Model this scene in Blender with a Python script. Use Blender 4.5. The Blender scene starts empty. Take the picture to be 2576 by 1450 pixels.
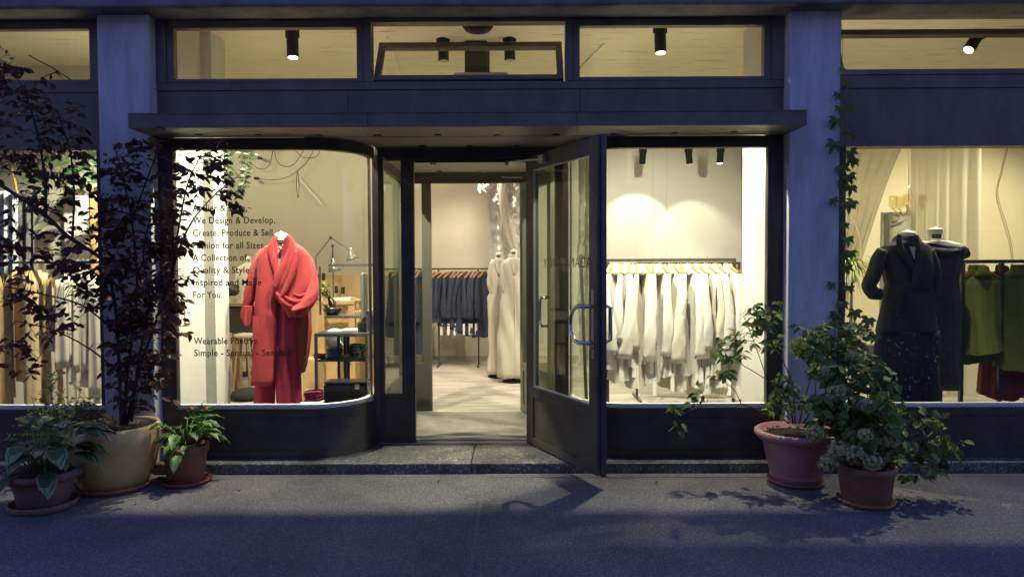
import bpy, math, random
from mathutils import Vector, Matrix, noise
R = math.radians
scn = bpy.context.scene
col = scn.collection

# ------------------------------------------------------------------ camera
CAMY, CAMZ, FPX, IW, IH = -5.42, 1.58, 1750.0, 2576.0, 1450.3
PITCH, YAW, ROLL = -0.03065911, 0.00580621, -0.00381359
_cp, _sp, _cy, _sy, _cr, _sr = (math.cos(PITCH), math.sin(PITCH), math.cos(YAW), math.sin(YAW), math.cos(ROLL), math.sin(ROLL))
FWD = Vector((-_sy * _cp, _cy * _cp, _sp))
_r0 = Vector((_cy, _sy, 0)); _u0 = _r0.cross(FWD)
RT = _cr * _r0 + _sr * _u0
UP = -_sr * _r0 + _cr * _u0
CAM = Vector((0, CAMY, CAMZ))
cd = bpy.data.cameras.new("camera"); cam = bpy.data.objects.new("camera", cd); col.objects.link(cam)
cam.matrix_world = Matrix(((RT.x, UP.x, -FWD.x, 0), (RT.y, UP.y, -FWD.y, CAMY), (RT.z, UP.z, -FWD.z, CAMZ), (0, 0, 0, 1)))
cd.sensor_fit = 'HORIZONTAL'; cd.sensor_width = 36.0; cd.lens = 36.0 * FPX / IW
cd.clip_start = 0.05; cd.clip_end = 500
scn.camera = cam

def ray(px, py):
    return RT * (px - IW / 2) - UP * (py - IH / 2) + FWD * FPX
def P(px, py, Y):                                   # survey point: sight line met with the plane y = Y
    d = ray(px, py); return CAM + d * ((Y - CAMY) / d.y)
def PZ(px, py, z):                                  # sight line met with a horizontal plane
    d = ray(px, py); return CAM + d * ((z - CAMZ) / d.z)
def PX(px, py, Y): return P(px, py, Y).x
def PH(px, py, Y): return P(px, py, Y).z
def SC(Y): return FPX / (Y - CAMY)

# ------------------------------------------------------------------ world (deep blue dusk)
w = bpy.data.worlds.new("World"); scn.world = w; w.use_nodes = True
nt = w.node_tree; nt.nodes.clear()
sky = nt.nodes.new('ShaderNodeTexSky'); sky.sky_type = 'NISHITA'; sky.sun_disc = False
sky.sun_elevation = R(50.0); sky.sun_rotation = R(20); sky.air_density = 1.0; sky.dust_density = 0.2; sky.ozone_density = 5.0
mx = nt.nodes.new('ShaderNodeMix'); mx.data_type = 'RGBA'; mx.blend_type = 'MULTIPLY'; mx.inputs[0].default_value = 1
mx.inputs[7].default_value = (0.86, 0.74, 1.16, 1)
bg = nt.nodes.new('ShaderNodeBackground'); bg.inputs[1].default_value = 0.15
wo = nt.nodes.new('ShaderNodeOutputWorld')
nt.links.new(sky.outputs[0], mx.inputs[6]); nt.links.new(mx.outputs[2], bg.inputs[0]); nt.links.new(bg.outputs[0], wo.inputs[0])

scn.view_settings.view_transform = 'Standard'; scn.view_settings.look = 'None'
scn.view_settings.exposure = 0.66; scn.view_settings.gamma = 1.0
scn.cycles.use_denoising = True
try: scn.cycles.denoiser = 'OPENIMAGEDENOISE'
except Exception: pass
scn.cycles.max_bounces = 9; scn.cycles.diffuse_bounces = 4; scn.cycles.glossy_bounces = 4
scn.cycles.transmission_bounces = 6; scn.cycles.transparent_max_bounces = 24
scn.cycles.caustics_reflective = False; scn.cycles.caustics_refractive = False
scn.cycles.sample_clamp_indirect = 4.0

# ------------------------------------------------------------------ materials
MATS = {}
def mat(name, c, rough=0.6, metal=0.0, var=0.0, vscale=8.0, bump=0.0, bscale=60.0, stretch=None, emit=None, estr=0, spec=0.5, c2=None, sheen=0.0, trans=0.0, thresh=None):
    if name in MATS: return MATS[name]
    m = bpy.data.materials.new(name); m.use_nodes = True; n = m.node_tree; b = n.nodes['Principled BSDF']
    b.inputs['Base Color'].default_value = (*c, 1); b.inputs['Roughness'].default_value = rough
    b.inputs['Metallic'].default_value = metal; b.inputs['Specular IOR Level'].default_value = spec
    if sheen: b.inputs['Sheen Weight'].default_value = sheen
    if emit: b.inputs['Emission Color'].default_value = (*emit, 1); b.inputs['Emission Strength'].default_value = estr
    tc = n.nodes.new('ShaderNodeTexCoord'); src = tc.outputs['Object']
    if stretch:
        mp = n.nodes.new('ShaderNodeMapping'); mp.inputs['Scale'].default_value = stretch
        n.links.new(src, mp.inputs[0]); src = mp.outputs[0]
    if var or c2:
        t = n.nodes.new('ShaderNodeTexNoise'); t.inputs['Scale'].default_value = vscale; t.inputs['Detail'].default_value = 8; t.inputs['Roughness'].default_value = 0.65
        n.links.new(src, t.inputs['Vector'])
        r = n.nodes.new('ShaderNodeValToRGB'); e = r.color_ramp.elements
        e[0].position, e[1].position = thresh or (0.35, 0.66)
        if c2: e[0].color = (*c, 1); e[1].color = (*c2, 1)
        else:
            e[0].color = (*[max(0, x * (1 - var)) for x in c], 1); e[1].color = (*[min(1, x * (1 + var)) for x in c], 1)
        n.links.new(t.outputs['Fac'], r.inputs[0]); n.links.new(r.outputs[0], b.inputs['Base Color'])
    if bump:
        t2 = n.nodes.new('ShaderNodeTexNoise'); t2.inputs['Scale'].default_value = bscale; t2.inputs['Detail'].default_value = 6
        n.links.new(src, t2.inputs['Vector'])
        bp = n.nodes.new('ShaderNodeBump'); bp.inputs['Strength'].default_value = bump; bp.inputs['Distance'].default_value = 0.01
        n.links.new(t2.outputs['Fac'], bp.inputs['Height']); n.links.new(bp.outputs[0], b.inputs['Normal'])
    if trans:
        tl = n.nodes.new('ShaderNodeBsdfTranslucent'); tl.inputs[0].default_value = (*c, 1)
        ms = n.nodes.new('ShaderNodeMixShader'); ms.inputs[0].default_value = trans
        out = n.nodes['Material Output']
        n.links.new(b.outputs[0], ms.inputs[1]); n.links.new(tl.outputs[0], ms.inputs[2]); n.links.new(ms.outputs[0], out.inputs[0])
    MATS[name] = m; return m

def glass_mat(name, tint, ior=1.45, rough=0.0, k=1.0):
    m = bpy.data.materials.new(name); m.use_nodes = True; n = m.node_tree; n.nodes.clear()
    tr = n.nodes.new('ShaderNodeBsdfTransparent'); tr.inputs[0].default_value = (*tint, 1)
    gl = n.nodes.new('ShaderNodeBsdfGlossy'); gl.inputs['Roughness'].default_value = rough; gl.inputs[0].default_value = (1, 1, 1, 1)
    lw = n.nodes.new('ShaderNodeLayerWeight'); lw.inputs[0].default_value = 0.5
    pw = n.nodes.new('ShaderNodeMath'); pw.operation = 'POWER'; pw.inputs[1].default_value = 5
    f0 = ((ior - 1) / (ior + 1)) ** 2
    ma = n.nodes.new('ShaderNodeMath'); ma.operation = 'MULTIPLY_ADD'; ma.inputs[1].default_value = (1 - f0); ma.inputs[2].default_value = f0
    ms = n.nodes.new('ShaderNodeMixShader'); out = n.nodes.new('ShaderNodeOutputMaterial')
    n.links.new(lw.outputs['Facing'], pw.inputs[0]); n.links.new(pw.outputs[0], ma.inputs[0]); n.links.new(ma.outputs[0], ms.inputs[0])
    n.links.new(tr.outputs[0], ms.inputs[1]); n.links.new(gl.outputs[0], ms.inputs[2]); n.links.new(ms.outputs[0], out.inputs[0])
    MATS[name] = m; return m

def sheer_mat(name, c, alpha, gloss=0.0, scale=20):
    m = bpy.data.materials.new(name); m.use_nodes = True; n = m.node_tree; n.nodes.clear()
    out = n.nodes.new('ShaderNodeOutputMaterial')
    tr = n.nodes.new('ShaderNodeBsdfTransparent')
    df = n.nodes.new('ShaderNodeBsdfDiffuse'); df.inputs[0].default_value = (*c, 1)
    tl = n.nodes.new('ShaderNodeBsdfTranslucent'); tl.inputs[0].default_value = (*c, 1)
    a = n.nodes.new('ShaderNodeMixShader'); a.inputs[0].default_value = 0.5
    n.links.new(df.outputs[0], a.inputs[1]); n.links.new(tl.outputs[0], a.inputs[2]); last = a.outputs[0]
    if gloss:
        gl = n.nodes.new('ShaderNodeBsdfGlossy'); gl.inputs['Roughness'].default_value = 0.12
        tc = n.nodes.new('ShaderNodeTexCoord'); mp = n.nodes.new('ShaderNodeMapping'); mp.inputs['Scale'].default_value = (1, 1, 0.4)
        t = n.nodes.new('ShaderNodeTexNoise'); t.inputs['Scale'].default_value = scale; t.inputs['Detail'].default_value = 3; t.inputs['Distortion'].default_value = 1.5
        bp = n.nodes.new('ShaderNodeBump'); bp.inputs['Strength'].default_value = 1.0; bp.inputs['Distance'].default_value = 0.05
        n.links.new(tc.outputs['Object'], mp.inputs[0]); n.links.new(mp.outputs[0], t.inputs['Vector'])
        n.links.new(t.outputs['Fac'], bp.inputs['Height']); n.links.new(bp.outputs[0], gl.inputs['Normal'])
        g = n.nodes.new('ShaderNodeMixShader'); g.inputs[0].default_value = gloss
        n.links.new(last, g.inputs[1]); n.links.new(gl.outputs[0], g.inputs[2]); last = g.outputs[0]
    ms = n.nodes.new('ShaderNodeMixShader'); ms.inputs[0].default_value = alpha
    n.links.new(tr.outputs[0], ms.inputs[1]); n.links.new(last, ms.inputs[2]); n.links.new(ms.outputs[0], out.inputs[0])
    MATS[name] = m; return m

M = mat
FR = M('painted_steel', (0.150, 0.122, 0.098), 0.5, var=0.22, vscale=5, stretch=(1.2, 1.2, 0.5), bump=0.04, bscale=150)
FRD = M('dark_steel', (0.058, 0.050, 0.043), 0.5, var=0.30, vscale=5, bump=0.03, bscale=120)
PLASTER = M('pillar_plaster', (0.52, 0.52, 0.54), 0.9, var=0.20, vscale=4.5, stretch=(1.6, 1.6, 0.35), bump=0.35, bscale=90)
BEAM = M('beam_concrete', (0.17, 0.17, 0.18), 0.9, var=0.35, vscale=4, bump=0.4, bscale=50)
SOFFIT = M('soffit_panel', (0.16, 0.155, 0.145), 0.45, var=0.06, vscale=3)
WALLW = M('white_wall', (0.66, 0.65, 0.61), 0.85, var=0.02, vscale=2, bump=0.12, bscale=70)
PILW = M('pilaster_paint', (0.50, 0.49, 0.45), 0.85, var=0.03, vscale=3, bump=0.25, bscale=60)
WALLC = M('cream_wall', (0.62, 0.57, 0.46), 0.85, var=0.03, vscale=2, bump=0.1, bscale=60)
WALLY = M('ochre_wall', (0.72, 0.64, 0.42), 0.85, var=0.03, vscale=2, bump=0.1, bscale=60)
BLACK = M('black_metal', (0.012, 0.012, 0.012), 0.6, spec=0.15)
GREYM = M('grey_metal', (0.10, 0.10, 0.10), 0.4, metal=0.3)
CHROME = M('brushed_chrome', (0.55, 0.55, 0.56), 0.22, metal=1.0)
WOOD = M('hanger_wood', (0.40, 0.19, 0.06), 0.5, var=0.25, vscale=20, stretch=(1, 1, 6))
DESKW = M('desk_wood', (0.55, 0.36, 0.16), 0.5, var=0.18, vscale=6, stretch=(1, 8, 1))
GLASS = glass_mat('window_glass', (0.94, 0.965, 0.92), ior=1.34)
GLASSD = glass_mat('door_glass', (0.86, 0.91, 0.85), ior=1.62)
TEXTM = M('black_lettering', (0.01, 0.01, 0.01), 0.6)
CUTN = M('linen_neck', (0.66, 0.63, 0.56), 0.9, bump=0.3, bscale=200)
LEAFD = M('purple_leaf', (0.040, 0.020, 0.022), 0.5, spec=0.25, c2=(0.17, 0.060, 0.030), vscale=6, trans=0.30)
LEAFG = M('green_leaf', (0.10, 0.17, 0.03), 0.55, spec=0.25, c2=(0.20, 0.29, 0.055), vscale=6, trans=0.25)
LEAFDG = M('dark_green_leaf', (0.085, 0.135, 0.032), 0.6, spec=0.2, c2=(0.16, 0.23, 0.055), vscale=6, trans=0.2)
BARK = M('bark', (0.045, 0.032, 0.024), 0.9, var=0.4, vscale=30, bump=0.6, bscale=60)
STEM = M('green_stem', (0.11, 0.085, 0.045), 0.8, var=0.3, vscale=20)
SOIL = M('potting_soil', (0.022, 0.015, 0.011), 1.0, var=0.6, vscale=60, bump=1.0, bscale=90)

# ------------------------------------------------------------------ mesh builder
class MB:
    def __init__(s): s.v = []; s.f = []
    def add(s, vs, fs):
        o = len(s.v); s.v += [tuple(v) for v in vs]; s.f += [tuple(i + o for i in f) for f in fs]; return s
    def box(s, x0, x1, y0, y1, z0, z1):
        if x0 > x1: x0, x1 = x1, x0
        if y0 > y1: y0, y1 = y1, y0
        if z0 > z1: z0, z1 = z1, z0
        v = [(x0, y0, z0), (x1, y0, z0), (x1, y1, z0), (x0, y1, z0), (x0, y0, z1), (x1, y0, z1), (x1, y1, z1), (x0, y1, z1)]
        return s.add(v, [(3, 2, 1, 0), (4, 5, 6, 7), (0, 1, 5, 4), (1, 2, 6, 5), (2, 3, 7, 6), (3, 0, 4, 7)])
    def tbox(s, T, sx, sy, sz):                     # box centred at 0 under transform T
        v = [T @ Vector((a * sx / 2, b * sy / 2, c * sz / 2)) for c in (-1, 1) for a, b in ((-1, -1), (1, -1), (1, 1), (-1, 1))]
        return s.add(v, [(3, 2, 1, 0), (4, 5, 6, 7), (0, 1, 5, 4), (1, 2, 6, 5), (2, 3, 7, 6), (3, 0, 4, 7)])
    def bar(s, a, b, wx, wy=None):
        a, b = Vector(a), Vector(b); d = b - a; L = d.length
        T = Matrix.Translation((a + b) / 2) @ d.to_track_quat('Z', 'Y').to_matrix().to_4x4()
        return s.tbox(T, wx, wy or wx, L)
    def tube(s, pts, rad, n=8, cap=True, flat=1.0, fold=0.0, fn=5, seed=0):
        pts = [Vector(p) for p in pts]; m = len(pts)
        if not hasattr(rad, '__len__'): rad = [rad] * m
        o = len(s.v); ref = None
        for i, p in enumerate(pts):
            t = (pts[min(i + 1, m - 1)] - pts[max(i - 1, 0)])
            t = t.normalized() if t.length > 1e-9 else Vector((0, 0, 1))
            if ref is None:
                ref = Vector((0, 1, 0)) if abs(t.y) < 0.9 else Vector((1, 0, 0))
            u = (ref - t * ref.dot(t)).normalized(); ref = u; q = t.cross(u)
            for k in range(n):
                a = 2 * math.pi * k / n
                r = rad[i] * (1 + fold * math.sin(fn * a + seed + 1.3 * i) * (0.6 + 0.4 * math.sin(seed * 3 + i * 1.9)))
                s.v.append(tuple(p + q * (math.cos(a) * r) + u * (math.sin(a) * r * flat)))
        for i in range(m - 1):
            for k in range(n):
                k2 = (k + 1) % n
                s.f.append((o + i * n + k, o + i * n + k2, o + (i + 1) * n + k2, o + (i + 1) * n + k))
        if cap:
            s.f.append(tuple(o + k for k in reversed(range(n)))); s.f.append(tuple(o + (m - 1) * n + k for k in range(n)))
        return s
    def cyl(s, a, b, r, r2=None, n=16): return s.tube([a, b], [r, r if r2 is None else r2], n)
    def lathe(s, c, prof, n=40, wob=0.0):
        o = len(s.v); c = Vector(c)
        for r, z in prof:
            for k in range(n):
                a = 2 * math.pi * k / n; rr = r * (1 + wob * math.sin(3 * a + z * 9))
                s.v.append((c.x + rr * math.cos(a), c.y + rr * math.sin(a), c.z + z))
        for i in range(len(prof) - 1):
            for k in range(n):
                k2 = (k + 1) % n
                s.f.append((o + i * n + k, o + i * n + k2, o + (i + 1) * n + k2, o + (i + 1) * n + k))
        s.f.append(tuple(o + k for k in reversed(range(n)))); s.f.append(tuple(o + (len(prof) - 1) * n + k for k in range(n)))
        return s
    def rings(s, rings, cap=True):
        n = len(rings[0]); o = len(s.v)
        for r in rings: s.v += [tuple(p) for p in r]
        for i in range(len(rings) - 1):
            for k in range(n):
                k2 = (k + 1) % n
                s.f.append((o + i * n + k, o + i * n + k2, o + (i + 1) * n + k2, o + (i + 1) * n + k))
        if cap:
            s.f.append(tuple(o + k for k in reversed(range(n)))); s.f.append(tuple(o + (len(rings) - 1) * n + k for k in range(n)))
        return s
    def grid(s, fn, nu, nv):
        o = len(s.v)
        for i in range(nu + 1):
            for j in range(nv + 1): s.v.append(tuple(fn(i / nu, j / nv)))
        for i in range(nu):
            for j in range(nv):
                a = o + i * (nv + 1) + j; s.f.append((a, a + 1, a + nv + 2, a + nv + 1))
        return s
    def poly(s, pts): return s.add(pts, [tuple(range(len(pts)))])
    def leaf(s, p, d, up, L, W, curl=0.15, fold=0.25):
        d = d.normalized(); side = d.cross(up)
        if side.length < 1e-4: side = Vector((1, 0, 0))
        side.normalize(); nrm = side.cross(d)
        c = lambda t: p + d * (L * t) - nrm * (curl * L * t * t)
        pr = [(0.28, 0.42), (0.62, 0.40)]
        v = [c(0)]
        for t, ww in pr: v += [c(t), c(t) + side * (W * ww) + nrm * (fold * W * ww), c(t) - side * (W * ww) + nrm * (fold * W * ww)]
        v.append(c(1.0))
        return s.add(v, [(0, 1, 2), (0, 3, 1), (1, 4, 5, 2), (1, 3, 6, 4), (4, 7, 5), (4, 6, 7)])
    def build(s, name, m, parent=None, smooth=False, bevel=0, solid=0):
        me = bpy.data.meshes.new(name); me.from_pydata(s.v, [], s.f); me.update()
        me.materials.append(m)
        o = bpy.data.objects.new(name, me); col.objects.link(o)
        if smooth:
            me.polygons.foreach_set('use_smooth', [True] * len(me.polygons)); me.update()
        if solid:
            md = o.modifiers.new('solid', 'SOLIDIFY'); md.thickness = solid; md.offset = 0
        if bevel:
            md = o.modifiers.new('bevel', 'BEVEL'); md.width = bevel; md.segments = 2; md.limit_method = 'ANGLE'
        if parent is not None:
            o.parent = parent; o.matrix_parent_inverse = PINV(parent)
        return o
def PINV(p):
    mats = Matrix.Identity(4); q = p
    chain = []
    while q is not None: chain.append(q); q = q.parent
    for q in reversed(chain): mats = mats @ q.matrix_parent_inverse @ q.matrix_basis
    return mats.inverted()
def thing(name, label, cat, loc=(0, 0, 0), group=None, kind=None):
    o = bpy.data.objects.new(name, None); col.objects.link(o); o.location = loc; o.empty_display_size = 0.1
    o['label'] = label; o['category'] = cat
    if group: o['group'] = group
    if kind: o['kind'] = kind
    return o
def tag(o, label, cat, group=None):
    o['label'] = label; o['category'] = cat
    if group: o['group'] = group
    return o
def struct(name, mb, m, **k):
    o = mb.build(name, m, **k); o['kind'] = 'structure'; return o
def clone(root, loc, rotz=None, label=None, group=None, parent=None):
    c = root.copy(); col.objects.link(c); c.location = loc
    if rotz is not None: c.rotation_euler.z = rotz
    if label: c['label'] = label
    if group: c['group'] = group
    def rec(a, b):
        for ch in list(a.children):
            d = ch.copy(); col.objects.link(d); d.parent = b; rec(ch, d)
    rec(root, c); return c
ORD = ['first', 'second', 'third', 'fourth', 'fifth', 'sixth', 'seventh', 'eighth', 'ninth', 'tenth', 'eleventh', 'twelfth', 'thirteenth', 'fourteenth', 'fifteenth', 'sixteenth']
rnd = random.Random(7)

# ------------------------------------------------------------------ lamps (fixtures carry their own light)
WARM = (1.0, 0.895, 0.72)
EV = 0.62                                            # lamp output, set against the picture exposure
LENS = M('lit_lens', (1, 1, 1), 0.5, emit=(1.0, 0.90, 0.66), estr=9.0)
LENSOFF = M('lamp_reflector', (0.35, 0.35, 0.33), 0.3)
def spotlamp(pos, aim, watts, size, label, blend=0.5, lit=True, zc=3.6, color=WARM, L=0.22, r=0.048, rad=0.03):
    t = thing('track_spotlight', label, 'spotlight', pos, group='ceiling spotlights in the shop')
    pos = Vector(pos); d = (Vector(aim) - pos).normalized()
    a, b = pos - d * L / 2, pos + d * L / 2
    MB().tube([a, b], [r, r], 24).build('lamp_body', BLACK, t, bevel=0.003)
    MB().tube([b + d * 0.0012, b + d * 0.003], [r * 0.80, r * 0.80], 24).build('lens', LENS if lit else LENSOFF, t)
    m = MB(); s = Vector((1, 0, 0)) if abs(d.x) < 0.8 else Vector((0, 1, 0))
    yk = a + d * L * 0.25
    top = Vector((yk.x, yk.y, pos.z + L * 0.55 + 0.02))
    for k in (-1, 1):
        m.bar(yk + s * k * (r + 0.006), top + s * k * (r + 0.006), 0.010, 0.006)
    m.bar(top - s * (r + 0.012), top + s * (r + 0.012), 0.010, 0.010)
    m.cyl(top, (top.x, top.y, zc - 0.02), 0.008, n=8)
    m.box(top.x - 0.05, top.x + 0.05, top.y - 0.02, top.y + 0.02, zc - 0.045, zc - 0.012)
    m.build('bracket', BLACK, t)
    if watts:
        ld = bpy.data.lights.new('lamp_light', 'SPOT'); ld.energy = watts * EV; ld.color = color; ld.spot_size = R(size); ld.spot_blend = blend
        ld.shadow_soft_size = rad
        lo = bpy.data.objects.new('lamp_light', ld); col.objects.link(lo)
        lo.location = b + d * 0.012; lo.rotation_euler = d.to_track_quat('-Z', 'Y').to_euler()
        lo.parent = t; lo.matrix_parent_inverse = PINV(t)
    return t

ZC = 3.60
spotlamp(P(736, 112, 0.42), (-1.75, 0.22, 0.9), 800, 140, 'black cylinder spotlight above the coral coat, tilted with its lens glowing', blend=0.45)
spotlamp(P(1115, 122, 0.80), (-0.55, 0.75, 0.0), 0, 90, 'black spotlight with dim lens beside the black duct, toward the coral coat', lit=False)
spotlamp(P(1282, 120, 0.80), (0.0, 0.85, 0.0), 0, 90, 'black spotlight with dim lens between the black duct and the white blouses', lit=False)
spotlamp(P(1661, 100, 0.42), (1.26, 0.25, 0.7), 700, 140, 'black spotlight pointing straight down above the rack of white blouses', blend=0.45)
spotlamp(P(1617, 393, 4.95), P(1600, 640, 5.8), 95, 74, 'small black spotlight at the back of the room, nearest the open door', blend=0.35)
spotlamp(P(1733, 393, 4.95), P(1760, 700, 5.8), 70, 74, 'middle one of the three small spotlights above the white wall, lens glowing', blend=0.4)
spotlamp(P(1812, 392, 4.95), P(1780, 900, 4.9), 80, 80, 'small black spotlight nearest the grey wall edge, tilted the other way', blend=0.5)
spotlamp(P(2452, 102, 0.75), (2.95, 0.42, 2.1), 420, 110, 'black spotlight under the ceiling above the black jacket, lens shining toward the street', blend=0.5)
# unseen spotlights added to fill the rooms and brighten the coat and blouses
for i, (x, y, ax, ay, wt, sz, lb, *az) in enumerate([
        (-3.6, 3.2, -3.9, 3.9, 230, 100, 'added unseen fill spotlight over the work table in the back of the atelier'),
        (-1.6, 3.4, -1.2, 3.3, 230, 105, 'added unseen fill spotlight over the wooden desk behind the steel shelf'),
        (-0.5, 4.2, -0.6, 5.6, 170, 105, 'added unseen fill spotlight over the rail of navy blue clothes'),
        (0.2, 2.6, 0.1, 3.8, 180, 100, 'added unseen fill spotlight over the two cream dresses'),
        (1.7, 3.2, 2.1, 5.6, 320, 135, 'added unseen fill spotlight over the second clothes rack in the white room'),
        (3.9, 2.95, 4.4, 4.2, 110, 130, 'added unseen fill spotlight beside the sheer curtains'),
        (P(920, 100, 0.42).x, 0.42, -2.0, 0.74, 640, 60, 'added spotlight hidden behind the post between transoms to brighten the coral coat', 1.05),
        (P(1440, 100, 0.42).x, 0.42, 1.50, 1.10, 620, 66, 'added spotlight hidden behind the post between transoms to brighten the white blouses', 0.95),
        (6.2, 2.1, 5.8, 4.2, 380, 130, 'added unseen fill spotlight over the far end of the coloured clothes rack'),
        (-2.2, 3.9, -2.0, 5.75, 75, 150, 'added unseen fill spotlight washing the atelier wall with the cables', 2.4),
        (-4.2, 3.9, -4.0, 5.75, 75, 150, 'added unseen fill spotlight washing the atelier wall by the dress form', 2.4),
        (-3.24, 0.40, -4.0, 0.88, 640, 120, 'added fill spotlight hidden behind the pillar, over the rail of paper patterns')]):
    spotlamp((x, y, 3.38), (ax, ay, az[0] if az else 0), wt, sz, lb, blend=0.6, L=0.11 if az else 0.22, r=0.034 if az else 0.048)

def frame_rect(mb, x0, x1, z0, z1, wl, wr, wt, wb, y0, y1):
    mb.box(x0, x0 + wl, y0, y1, z0, z1).box(x1 - wr, x1, y0, y1, z0, z1)
    mb.box(x0 + wl, x1 - wr, y0, y1, z1 - wt, z1).box(x0 + wl, x1 - wr, y0, y1, z0, z0 + wb); return mb

# ------------------------------------------------------------------ ground
def asphalt():
    m = mat('asphalt', (0.085, 0.082, 0.080), 0.85); n = m.node_tree; b = n.nodes['Principled BSDF']
    tc = n.nodes.new('ShaderNodeTexCoord')
    t = n.nodes.new('ShaderNodeTexVoronoi'); t.inputs['Scale'].default_value = 190
    n.links.new(tc.outputs['Object'], t.inputs['Vector'])
    r = n.nodes.new('ShaderNodeValToRGB'); e = r.color_ramp.elements
    e[0].position = 0.0; e[0].color = (0.095, 0.092, 0.096, 1); e[1].position = 1.0; e[1].color = (0.34, 0.325, 0.32, 1)
    x = e.new(0.62); x.color = (0.135, 0.130, 0.132, 1)
    x2 = e.new(0.80); x2.color = (0.19, 0.183, 0.18, 1)
    hs = n.nodes.new('ShaderNodeSeparateColor'); n.links.new(t.outputs['Color'], hs.inputs[0]); n.links.new(hs.outputs[0], r.inputs[0])
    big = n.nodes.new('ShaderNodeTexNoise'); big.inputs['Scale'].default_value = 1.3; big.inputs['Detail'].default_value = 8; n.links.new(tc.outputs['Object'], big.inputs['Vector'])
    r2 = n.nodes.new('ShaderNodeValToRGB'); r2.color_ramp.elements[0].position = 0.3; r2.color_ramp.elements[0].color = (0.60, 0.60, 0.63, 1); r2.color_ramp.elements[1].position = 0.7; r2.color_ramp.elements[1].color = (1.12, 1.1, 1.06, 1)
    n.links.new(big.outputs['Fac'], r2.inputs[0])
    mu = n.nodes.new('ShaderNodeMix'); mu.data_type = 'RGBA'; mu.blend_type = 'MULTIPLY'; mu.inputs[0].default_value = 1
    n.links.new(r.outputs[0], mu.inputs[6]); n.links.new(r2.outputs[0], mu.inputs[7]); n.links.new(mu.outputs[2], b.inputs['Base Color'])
    bp = n.nodes.new('ShaderNodeBump'); bp.inputs['Strength'].default_value = 0.9; bp.inputs['Distance'].default_value = 0.006
    n.links.new(t.outputs['Distance'], bp.inputs['Height']); n.links.new(bp.outputs[0], b.inputs['Normal'])
    return m
ASPH = asphalt()
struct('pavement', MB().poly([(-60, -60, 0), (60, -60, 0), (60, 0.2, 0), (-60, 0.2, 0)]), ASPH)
jx = PZ(1210, 1260, 0).x
STRIPM = M('joint_tar', (0.13, 0.128, 0.122), 0.9, var=0.35, vscale=40, bump=0.5, bscale=120)
struct('pavement_joint', MB().box(jx - 0.010, jx + 0.010, -4.6, -0.15, 0.0, 0.003), STRIPM)
struct('pavement_edge_strip', MB().poly([(jx + 0.02, -0.24, 0.004), (2.2, -0.24, 0.004), (2.2, -0.145, 0.004), (jx + 0.02, -0.145, 0.004)]), M('edge_strip', (0.13, 0.127, 0.12), 0.9, var=0.25, vscale=25, bump=0.5, bscale=150))

def terrazzo():
    m = mat('terrazzo', (0.1, 0.1, 0.1), 0.55); n = m.node_tree; b = n.nodes['Principled BSDF']
    tc = n.nodes.new('ShaderNodeTexCoord'); t = n.nodes.new('ShaderNodeTexVoronoi'); t.inputs['Scale'].default_value = 85
    n.links.new(tc.outputs['Object'], t.inputs['Vector'])
    hs = n.nodes.new('ShaderNodeSeparateColor'); n.links.new(t.outputs['Color'], hs.inputs[0])
    r = n.nodes.new('ShaderNodeValToRGB'); r.color_ramp.interpolation = 'CONSTANT'; e = r.color_ramp.elements
    e[0].position = 0; e[0].color = (0.10, 0.10, 0.10, 1); e[1].position = 0.66; e[1].color = (0.17, 0.165, 0.155, 1)
    x = e.new(0.90); x.color = (0.36, 0.345, 0.32, 1)
    n.links.new(hs.outputs[0], r.inputs[0])
    dn_ = n.nodes.new('ShaderNodeTexNoise'); dn_.inputs['Scale'].default_value = 5; dn_.inputs['Detail'].default_value = 9; n.links.new(tc.outputs['Object'], dn_.inputs['Vector'])
    r2 = n.nodes.new('ShaderNodeValToRGB'); r2.color_ramp.elements[0].position = 0.35; r2.color_ramp.elements[0].color = (0.45, 0.43, 0.40, 1); r2.color_ramp.elements[1].position = 0.6; r2.color_ramp.elements[1].color = (1, 1, 1, 1); n.links.new(dn_.outputs['Fac'], r2.inputs[0])
    mu = n.nodes.new('ShaderNodeMix'); mu.data_type = 'RGBA'; mu.blend_type = 'MULTIPLY'; mu.inputs[0].default_value = 1
    n.links.new(r.outputs[0], mu.inputs[6]); n.links.new(r2.outputs[0], mu.inputs[7]); n.links.new(mu.outputs[2], b.inputs['Base Color'])
    return m
TERR = terrazzo()
FZ = 0.08
sm = MB()
for x0, x1 in ((-10, -6.5), (-6.495, -3.2), (-3.195, PX(1185, 1165, -0.14) - 0.003), (PX(1185, 1165, -0.14) + 0.003, 0.62), (0.625, 2.25), (2.255, 3.66), (3.665, 10)):
    sm.box(x0, x1, -0.14, 0.475, -0.02, FZ)
struct('terrazzo_step', sm, TERR, bevel=0.006)

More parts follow.
